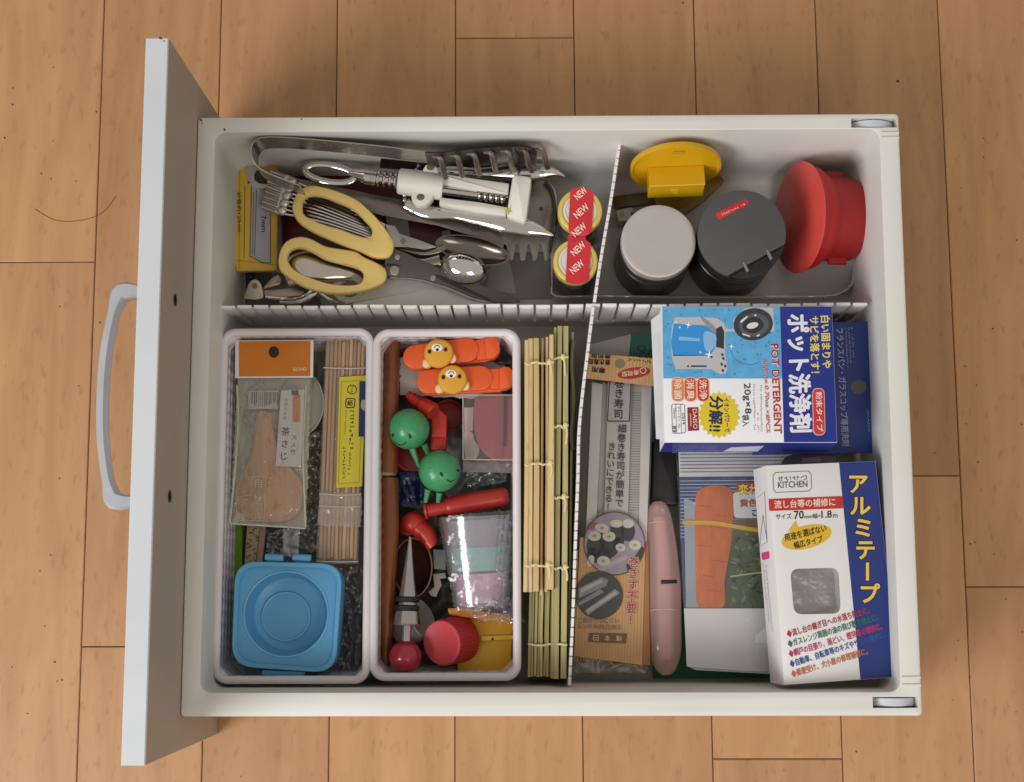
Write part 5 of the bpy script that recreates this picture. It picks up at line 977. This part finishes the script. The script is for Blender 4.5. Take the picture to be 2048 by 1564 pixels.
mb = MB(); text(mb, pl, 'フランスパン・ガラスコップ専用洗剤', (1672,657),(1684,892), 15, .4, .015); [scrib(mb, pl, (1690+i*6,655),(1694+i*6,735-i*8), 4, .3, 1, 20+i) for i in range(3)]; t.part('grey_lettering', mb, M('a4abc0',.5), cd)
# ================================================================== POT DETERGENT BOX
pl = P3((1324,613,112),(1664,613,110),(1329,885,123)); NV = M('1c2e86',.36,0,.06,30,.12,40)
t = T('detergent_box', 'white and navy carton of pot detergent lying on the navy box', 'box', base_at(1500,760,78))
quad = [(1323,612.5),(1664,612.5),(1674.5,885),(1329,885)]
mb = MB(); slab(mb, pl, quad, 34, 0, .35); cb = t.part('carton', mb, M('e8e8ec',.38,0,.03,30,.12,40))
mb = MB(); slab(mb, pl, [(1475,884.2),(1674.3,884.2),(1674,885.6),(1475,885.6)], .1, -.2)
n = pl.n; fA, fB = pl.pt(1329,885,0), pl.pt(1674.5,885,0); out_ = nrm(np.cross(fB-fA, n)); 
if out_[1] > 0: out_ = -out_
fp2 = PL(fA+out_*.12, out_)
mb = MB(); q = [fA-n*.6,fB-n*.6,fB-n*33.5,fA-n*33.5]; q = [p+out_*.15 for p in q]; mb.add(q, [(0,1,2,3)]); fs_ = t.part('navy_side', mb, NV, cb)
mb = MB(); [scrib(mb, fp2, (1345,893+i*4.4),(1440-(i%2)*8,893+i*4.4), 3.6, .12, 1, 60+i) for i in range(4)]; t.part('side_print', mb, M('8c97c8',.5), cb); mb = MB(); slab(mb, fp2, [(1462,895),(1528,892),(1515,903),(1446,903)], .1, .15); t.part('side_panel', mb, M('c9cbd8',.5), cb)
sB = nrm(pl.pt(1664,613,0)-pl.pt(1324,613,0))
q = [pl.pt(1664,612.5,0)+sB*.15-n*.5,pl.pt(1674.5,885,0)+sB*.15-n*.5]; mb = MB(); mb.add([q[0],q[1],q[1]-n*33,q[0]-n*33],[(0,1,2,3)]); t.part('navy_end', mb, NV, cb)
mb = MB(); sheet(mb, pl, [(1475,613.2),(1663.4,613.2),(1673.8,884.4),(1567,884.4),(1560,613.2)], .14) if False else sheet(mb, pl, [(1560,613.2),(1663.4,613.2),(1673.8,884.4),(1568,884.4)], .14); t.part('navy_panel', mb, NV, cb)
mb = MB(); sheet(mb, pl, [(1324.5,613.2),(1560,613.2),(1564.4,757),(1326.5,757)], .12); bg = t.part('water_ground', mb, M('5aa6d6',.4,0,.28,110), cb)
mb = MB(); rn = random.Random(12)
for i in range(120): x, y = rn.uniform(1330,1556),rn.uniform(617,752); slab(mb, pl, ell(x,y,rn.uniform(1,3.2),rn.uniform(.8,1.8),rn.uniform(0,90),6), .02, .18)
k = t.part('water_fleck', mb, M('3f7fb0',.45), bg); k['kind'] = 'stuff'
S7b = lambda L: S(L,(1300,600),5.2147)
def pp(nm, shapes, hx, h, par=None, r=.4):
    mb = MB()
    for s in shapes: slab(mb, pl, s, .06, h)
    return t.part(nm, mb, M(hx,r,0,.06,60), par or cb, kind='stuff')
pp('pot_picture', [rpoly(S7b([(215,440),(225,300),(260,180),(540,178),(700,190),(770,240),(800,300),(870,300),(870,200),(1000,80),(1285,80),(1300,330),(880,330),(790,330),(785,560),(810,700),(790,770),(730,775),(640,720),(270,720),(230,600)]),2)], 'b9b8bc', .24)
pp('pot_blue_body', [rpoly(S7b([(250,245),(580,265),(640,320),(690,330),(690,480),(640,560),(580,575),(240,570),(218,440)]),3)], '2f8fd6', .32)
pp('pot_shine', [cr(S7b([(570,330),(680,360),(690,470),(600,540),(560,450)]),24,True), S7b([(300,380),(520,400),(520,430),(300,420)])], '86b4dc', .40)
pp('pot_dark_band', [S7b([(690,300),(745,270),(775,330),(770,510),(740,500),(690,490)]), S7b([(240,570),(580,575),(640,570),(640,580),(240,582)]), S7b([(425,682),(590,682),(590,698),(425,698)]), ell(1376,732.5,2,2,0,10)]+[ell(*S7b([(x,y)])[0],3.2,2.2,60,10) for x,y in ((755,570),(765,610),(748,670),(785,690),(760,735),(640,590))], '30343c', .40)
pp('pot_handle', [cr(S7b([(525,175),(580,200),(640,250),(690,310),(670,335),(620,300),(570,240)]),20,True)], '8e8e92', .46)
pp('pot_lid_outer', [ell(1506.5,648.5,39.5,32,-8,44)], '34383e', .34); pp('pot_lid_ring', [ell(1508,650,30,23,-8,40)], '55585e', .42); pp('pot_lid_inner', [ell(1506,650,21,16,-8,36)], '2b2d32', .50)
pp('pot_lid_light', [ell(1505,651,12,6,-15,24), S7b([(940,220),(1010,165),(1020,180),(950,240)]), S7b([(960,345),(1040,370),(1045,388),(965,362)]), S7b([(1090,150),(1110,148),(1105,170),(1088,168)]), S7b([(1110,370),(1145,355),(1148,370),(1115,384)])], 'd6d6d8', .58)
def star(x,y,r,n=4,k=.22): return [(x+(r if i%2==0 else r*k)*math.cos(i*math.pi/n+.2),y+(r if i%2==0 else r*k)*math.sin(i*math.pi/n+.2)) for i in range(2*n)]
pp('sparkle', [star(*S7b([q])[0],r) for q,r in (((400,258),8),((310,285),4),((272,228),4),((615,570),10),((525,545),4),((850,485),7))], 'f4f8fc', .52)
mb = MB(); line(mb, pl, cr([S7b([q])[0] for q in ((840,520),(880,610),(980,665),(1080,670),(1150,640))],16).tolist(), 1, .2); pp_ = t.part('water_ripple', mb, M('3a78a8',.4), bg); pp_['kind'] = 'stuff'
# badges
for i,(hx,x) in enumerate((('c8362c',1405.5),('d0562e',1380),('d5803c',1355))):
    a_, b_ = (x-11,756),(x+12,801.5); cap_ = rpoly([(x-11,755.5),(x+11.5,755.5),(x+12.5,802),(x-10,802)],11,6); pp('badge_border', [rpoly([(x-12.6,754),(x+13,754),(x+14,803.6),(x-11.6,803.6)],12,6)], 'e8b8a0', .22); pp('badge', [cap_], hx, .30)
    mb = MB(); s_ = ('洗浄','消臭','除菌')[i]; text(mb, pl, s_, (x-7,759),(x-6,799), 15, .42, .02); t.part('badge_lettering', mb, M('f0d8c8',.5), cb)
bur = [(1438+(42 if i%2 else 36)*math.cos(i*math.pi/22)*1.02, 830+(47 if i%2 else 41)*math.sin(i*math.pi/22)) for i in range(44)]
pp('yellow_burst', [bur], 'dcc42e', .28)
mb = MB(); text(mb, pl, '分解!!', (1420,792),(1417,862), 27, .42, .03); text(mb, pl, 'イオンパワーで', (1448,796),(1450,864), 10, .42, .012); t.part('burst_lettering', mb, M('1e2350',.5), cb)
mb = MB(); text(mb, pl, '20g×8', (1484,767),(1486,828), 17, .3, .008); text(mb, pl, '袋入', (1484,830),(1485,853), 14, .3, .012); t.part('black_lettering', mb, INK, cb)
pp('brand_block', [[(1374.5,815),(1396.5,814.5),(1398,861),(1376,862)]], '8e2426', .26); mb = MB(); text(mb, pl, 'DAISO', (1385,818),(1386.5,858), 8.5, .36, .01); text(mb, pl, 'JAPAN', (1378,827),(1379,852), 4.6, .36, .01); t.part('brand_lettering', mb, M('eacfc4',.5), cb)
mb = MB(); line(mb, pl, rpoly([(1343,808.5),(1369,808.5),(1371,866),(1345,867)],4)+[(1343,812)], 1, .3); line(mb, pl, [(1351.5,809),(1353,866)], .8, .3); line(mb, pl, [(1361,809),(1363,866)], .8, .3); text(mb, pl, 'C019', (1363.5,826),(1364.5,849), 5, .3, .01); text(mb, pl, 'クリーナー', (1354.5,813),(1355.5,843), 5, .3, .005); text(mb, pl, 'Cleaner', (1346.5,816),(1347.5,838), 4.2, .3); text(mb, pl, '89', (1344.5,852),(1345,865), 8, .32, .01); text(mb, pl, 'No.', (1356,848),(1356.5,858), 4, .3); t.part('code_box', mb, M('44464c',.5), cb)
for hx, b, h, nm in (('eee6e6',.05,.24,'letter_outline'),('b01e26',.012,.34,'red_lettering')):
    mb = MB(); text(mb, pl, 'POT DETERGENT', (1541,688),(1548.5,868), 15.5, h, b+.012); text(mb, pl, 'approx.0.70oz.×8PCS.', (1525.5,719),(1530.5,867), 10, h, b*.8, .25); t.part(nm, mb, M(hx,.5), cb)
mb = MB(); [scrib(mb, pl, (x,y0),(x+1.5,864), 4, .24, 1.2, 30+i) for i,(x,y0) in enumerate(((1520,770),(1513,826),(1506,768)))]; t.part('fine_print', mb, M('b4505a',.5), cb)
mb = MB(); text(mb, pl, 'ポット洗浄剤', (1574,630),(1581,864), 43, .26, .035); t.part('title_lettering', mb, M('e4e4ea',.5), cb)
mb = MB(); text(mb, pl, '白い固まりや', (1641,632),(1645,736), 18, .26, .03); text(mb, pl, 'サビを落とす！', (1619,633),(1622,746), 18, .26, .03); t.part('yellow_lettering', mb, M('e2cf6a',.5), cb)
pp('capsule_border', [rpoly([(1624,776),(1649,776),(1651,871),(1626,871)],12,6)], 'e0a8a4', .24); pp('red_capsule', [rpoly([(1626,778),(1647.5,778),(1649.5,869),(1628,869)],10.5,6)], 'c4363a', .32); mb = MB(); text(mb, pl, '粉末タイプ', (1631,784),(1633.5,863), 13, .44, .02); t.part('capsule_lettering', mb, M('f2dcd4',.5), cb)
A_, B_ = pl.pt(1323,612.5,0), pl.pt(1329,885,0); mb = MB(); q = nrm(A_-B_); o_ = -sB
loft(mb, [[A_-q*4-n*3,B_+q*3-n*3,B_+q*3-n*3.5,A_-q*4-n*3.5],[A_-q*6-n*15+o_*6.5,B_+q*6-n*15+o_*4.5,B_+q*6-n*15.5+o_*4.5,A_-q*6-n*15.5+o_*6.5],[A_-q*10-n*26+o_*3,B_+q*10-n*26+o_*2,B_+q*10-n*26.5+o_*2,A_-q*10-n*26.5+o_*3]]); t.part('end_flap', mb, M('dadade',.5), cb)
# ================================================================== ALUMINIUM TAPE BOX
pl = P3((1533,931,116),(1751,922,106),(1569,1370,116)); NV2 = M('1f3278',.38,0,.06,30,.12,40)
t = T('tape_box', 'tall white and navy box of aluminium tape with a square window', 'box', base_at(1660,1150,70)); n = pl.n
quad = [(1533,931),(1751,922),(1798,1354),(1569,1370)]
mb = MB(); slab(mb, pl, quad, 36, 0, .35); cb = t.part('carton', mb, M('dedcda',.4,0,.03,30,.12,40))
wq = rpoly([(1580,1138),(1677,1135),(1682,1227),(1588,1229)],18,6)
cut_ = MB(); L = orient([pl.pt(x,y,0) for x,y in wq], n); loft(cut_, [[q-n*13-t.base for q in L],[q+n*6-t.base for q in L]])
cb.parent = None; cb.location = (0,0,0); cut(cb, cut_); cb.parent = t.o
foil = M('b4aeaa',.40,.7,.15,60,.3,120); mb = MB(); crumple(mb, PL(pl.p-n*10.5,n), [(1574,1130),(1684,1128),(1690,1236),(1583,1237)], 40, 40, 2.0, .10, 0, 91); t.part('foil_roll', mb, foil, sharp=180)
mb = MB(); slab(mb, pl, wq, .15, -.3); t.part('window_film', mb, film('e8e8e8',.04,.2,.3,40,.06), cb)
mb = MB(); sheet(mb, pl, [(1678,925.6),(1750.3,922.6),(1797.2,1353.4),(1721,1358.8)], .14); t.part('navy_panel', mb, NV2, cb)
sR = nrm(pl.pt(1751,922,0)-pl.pt(1533,931,0)); A_, B_ = pl.pt(1751,922,0), pl.pt(1798,1354,0); mb = MB(); mb.add([A_+sR*.15-n*.4,B_+sR*.15-n*.4,B_+sR*.15-n*35,A_+sR*.15-n*35],[(0,1,2,3)]); t.part('navy_side', mb, NV2, cb)
A_, B_ = pl.pt(1678,925.6,0), pl.pt(1751,922,0); o2 = nrm(np.cross(n,B_-A_)); mb = MB(); mb.add([A_+o2*.15-n*.4,B_+o2*.15-n*.4,B_+o2*.15-n*35,A_+o2*.15-n*35],[(0,1,2,3)]); t.part('navy_top', mb, NV2, cb)
A_, B_ = pl.pt(1533,931,0), pl.pt(1569,1370,0); o3 = nrm(np.cross(n,B_-A_)); o3 = o3 if o3[0] < 0 else -o3
lp = PL(A_+o3*.1, o3)
mb = MB(); line(mb, lp, [(1515,995),(1529,984),(1534,1084),(1519,1093),(1526,1030),(1534,1084)], 1, .1); t.part('side_drawing', mb, M('7f8fa8',.5), cb)
mb = MB(); slab(mb, lp, rpoly([(1522,1106),(1538,1102),(1539,1117),(1524,1121)],4), .1, .15); t.part('pink_tag', mb, M('d0427e',.5), cb); mb = MB(); [scrib(mb, lp, (1524+i*6,1128+i*2),(1537+i*6,1250+i*16), 3.6, .1, 1, 70+i) for i in range(2)]; t.part('side_print', mb, M('8e97a8',.5), cb)
def tx(nm, items, hx, h=.22): 
    mb = MB()
    for s, p0, p1, hp_, b in items: text(mb, pl, s, p0, p1, hp_, h, b)
    return t.part(nm, mb, M(hx,.5), cb)
mb = MB(); line(mb, pl, [(1551,945),(1617,942),(1622,948),(1623,976),(1618,982),(1552,985),(1547,979),(1546,951),(1551,945)], 1.3, .2); t.part('logo_frame', mb, M('70706e',.5), cb)
tx('logo_lettering', [('KITCHEN',(1556,976.5),(1615,974),13,.01)]+[(c,(1556+i*16.2,962-i*.6),(1566+i*16.2,961.6-i*.6),9,.01) for i,c in enumerate('せいけつ')]+[('・',(1569+i*16.2,957.5-i*.6),(1571.5+i*16.2,957.4-i*.6),2.6,.01) for i in range(3)], '4c4b49')
mb = MB(); sheet(mb, pl, [(1537,998),(1685,992),(1686.3,1016.5),(1538.8,1022)], .2); t.part('red_bar', mb, M('b92a22',.45), cb)
tx('bar_lettering', [('流し台等の補修に',(1549,1017),(1671,1011.5),16,.02)], 'ead0c6', .3)
tx('size_lettering', [('サイズ:',(1552,1039),(1585,1037.5),11,.01),('70',(1588,1038.5),(1608,1037.7),17,.018),('mm幅×',(1609,1038),(1641,1036.5),10,.004),('1.8',(1643,1036.5),(1664,1035.5),15,.015),('m',(1666,1035.5),(1675,1035.2),7,.004)], '232323')
mb = MB(); slab(mb, pl, ell(1613,1074,51,23,-14,44), .05, .2); slab(mb, pl, [(1576,1062),(1591,1041),(1597,1056)], .05, .26); t.part('yellow_bubble', mb, M('d8ae2c',.45), cb)
tx('bubble_lettering', [('用途を選ばない',(1571,1083),(1654,1063),15,.018),('幅広タイプ',(1590,1098),(1647,1084),14,.018)], '1e1c18', .34)
for hx, b, h, nm in (('10142c',.07,.24,'title_outline'),('e3bd50',.03,.36,'title_lettering')):
    mb = MB(); P_ = ((1717,967),(1721,1011),(1726,1055),(1731,1099),(1735,1143),(1741,1187))
    for ch, c in zip('アルミテープ', P_): vtext(mb, pl, ch, c, (c[0]+.1,c[1]+1), 42, h, b)
    t.part(nm, mb, M(hx,.5,0,.15,60), cb)
mb = MB(); 
for c in ((1712,962),(1716,1006),(1721,1051),(1727,1092)): line(mb, pl, [(c[0]-9,c[1]+3),(c[0]+8,c[1]+1)], 2.5, .42)
bl_ = [('◆流し台の継ぎ目への水落ち防止に。',(1576,1276),(1740,1227),'a32c3e'),('◆ガスレンジ周囲の油の飛び散り防止に。',(1578,1296),(1758,1241),'2f6a58'),('◆網戸の目張り、雨どい、煙突等の補修に。',(1580,1316),(1766,1259),'b42c5e'),('◆自動車、自転車等のキズやサビの補修に。',(1582,1336),(1773,1275),'2a4f94'),('◆郵便受け、犬小屋の修理補修に。',(1585,1356),(1737,1309),'bf6a30')]
for s, p0, p1, hx in bl_: mb = MB(); text(mb, pl, s, p0, p1, 15, .3, .018); t.part('bullet_line', mb, M(hx,.5), cb)
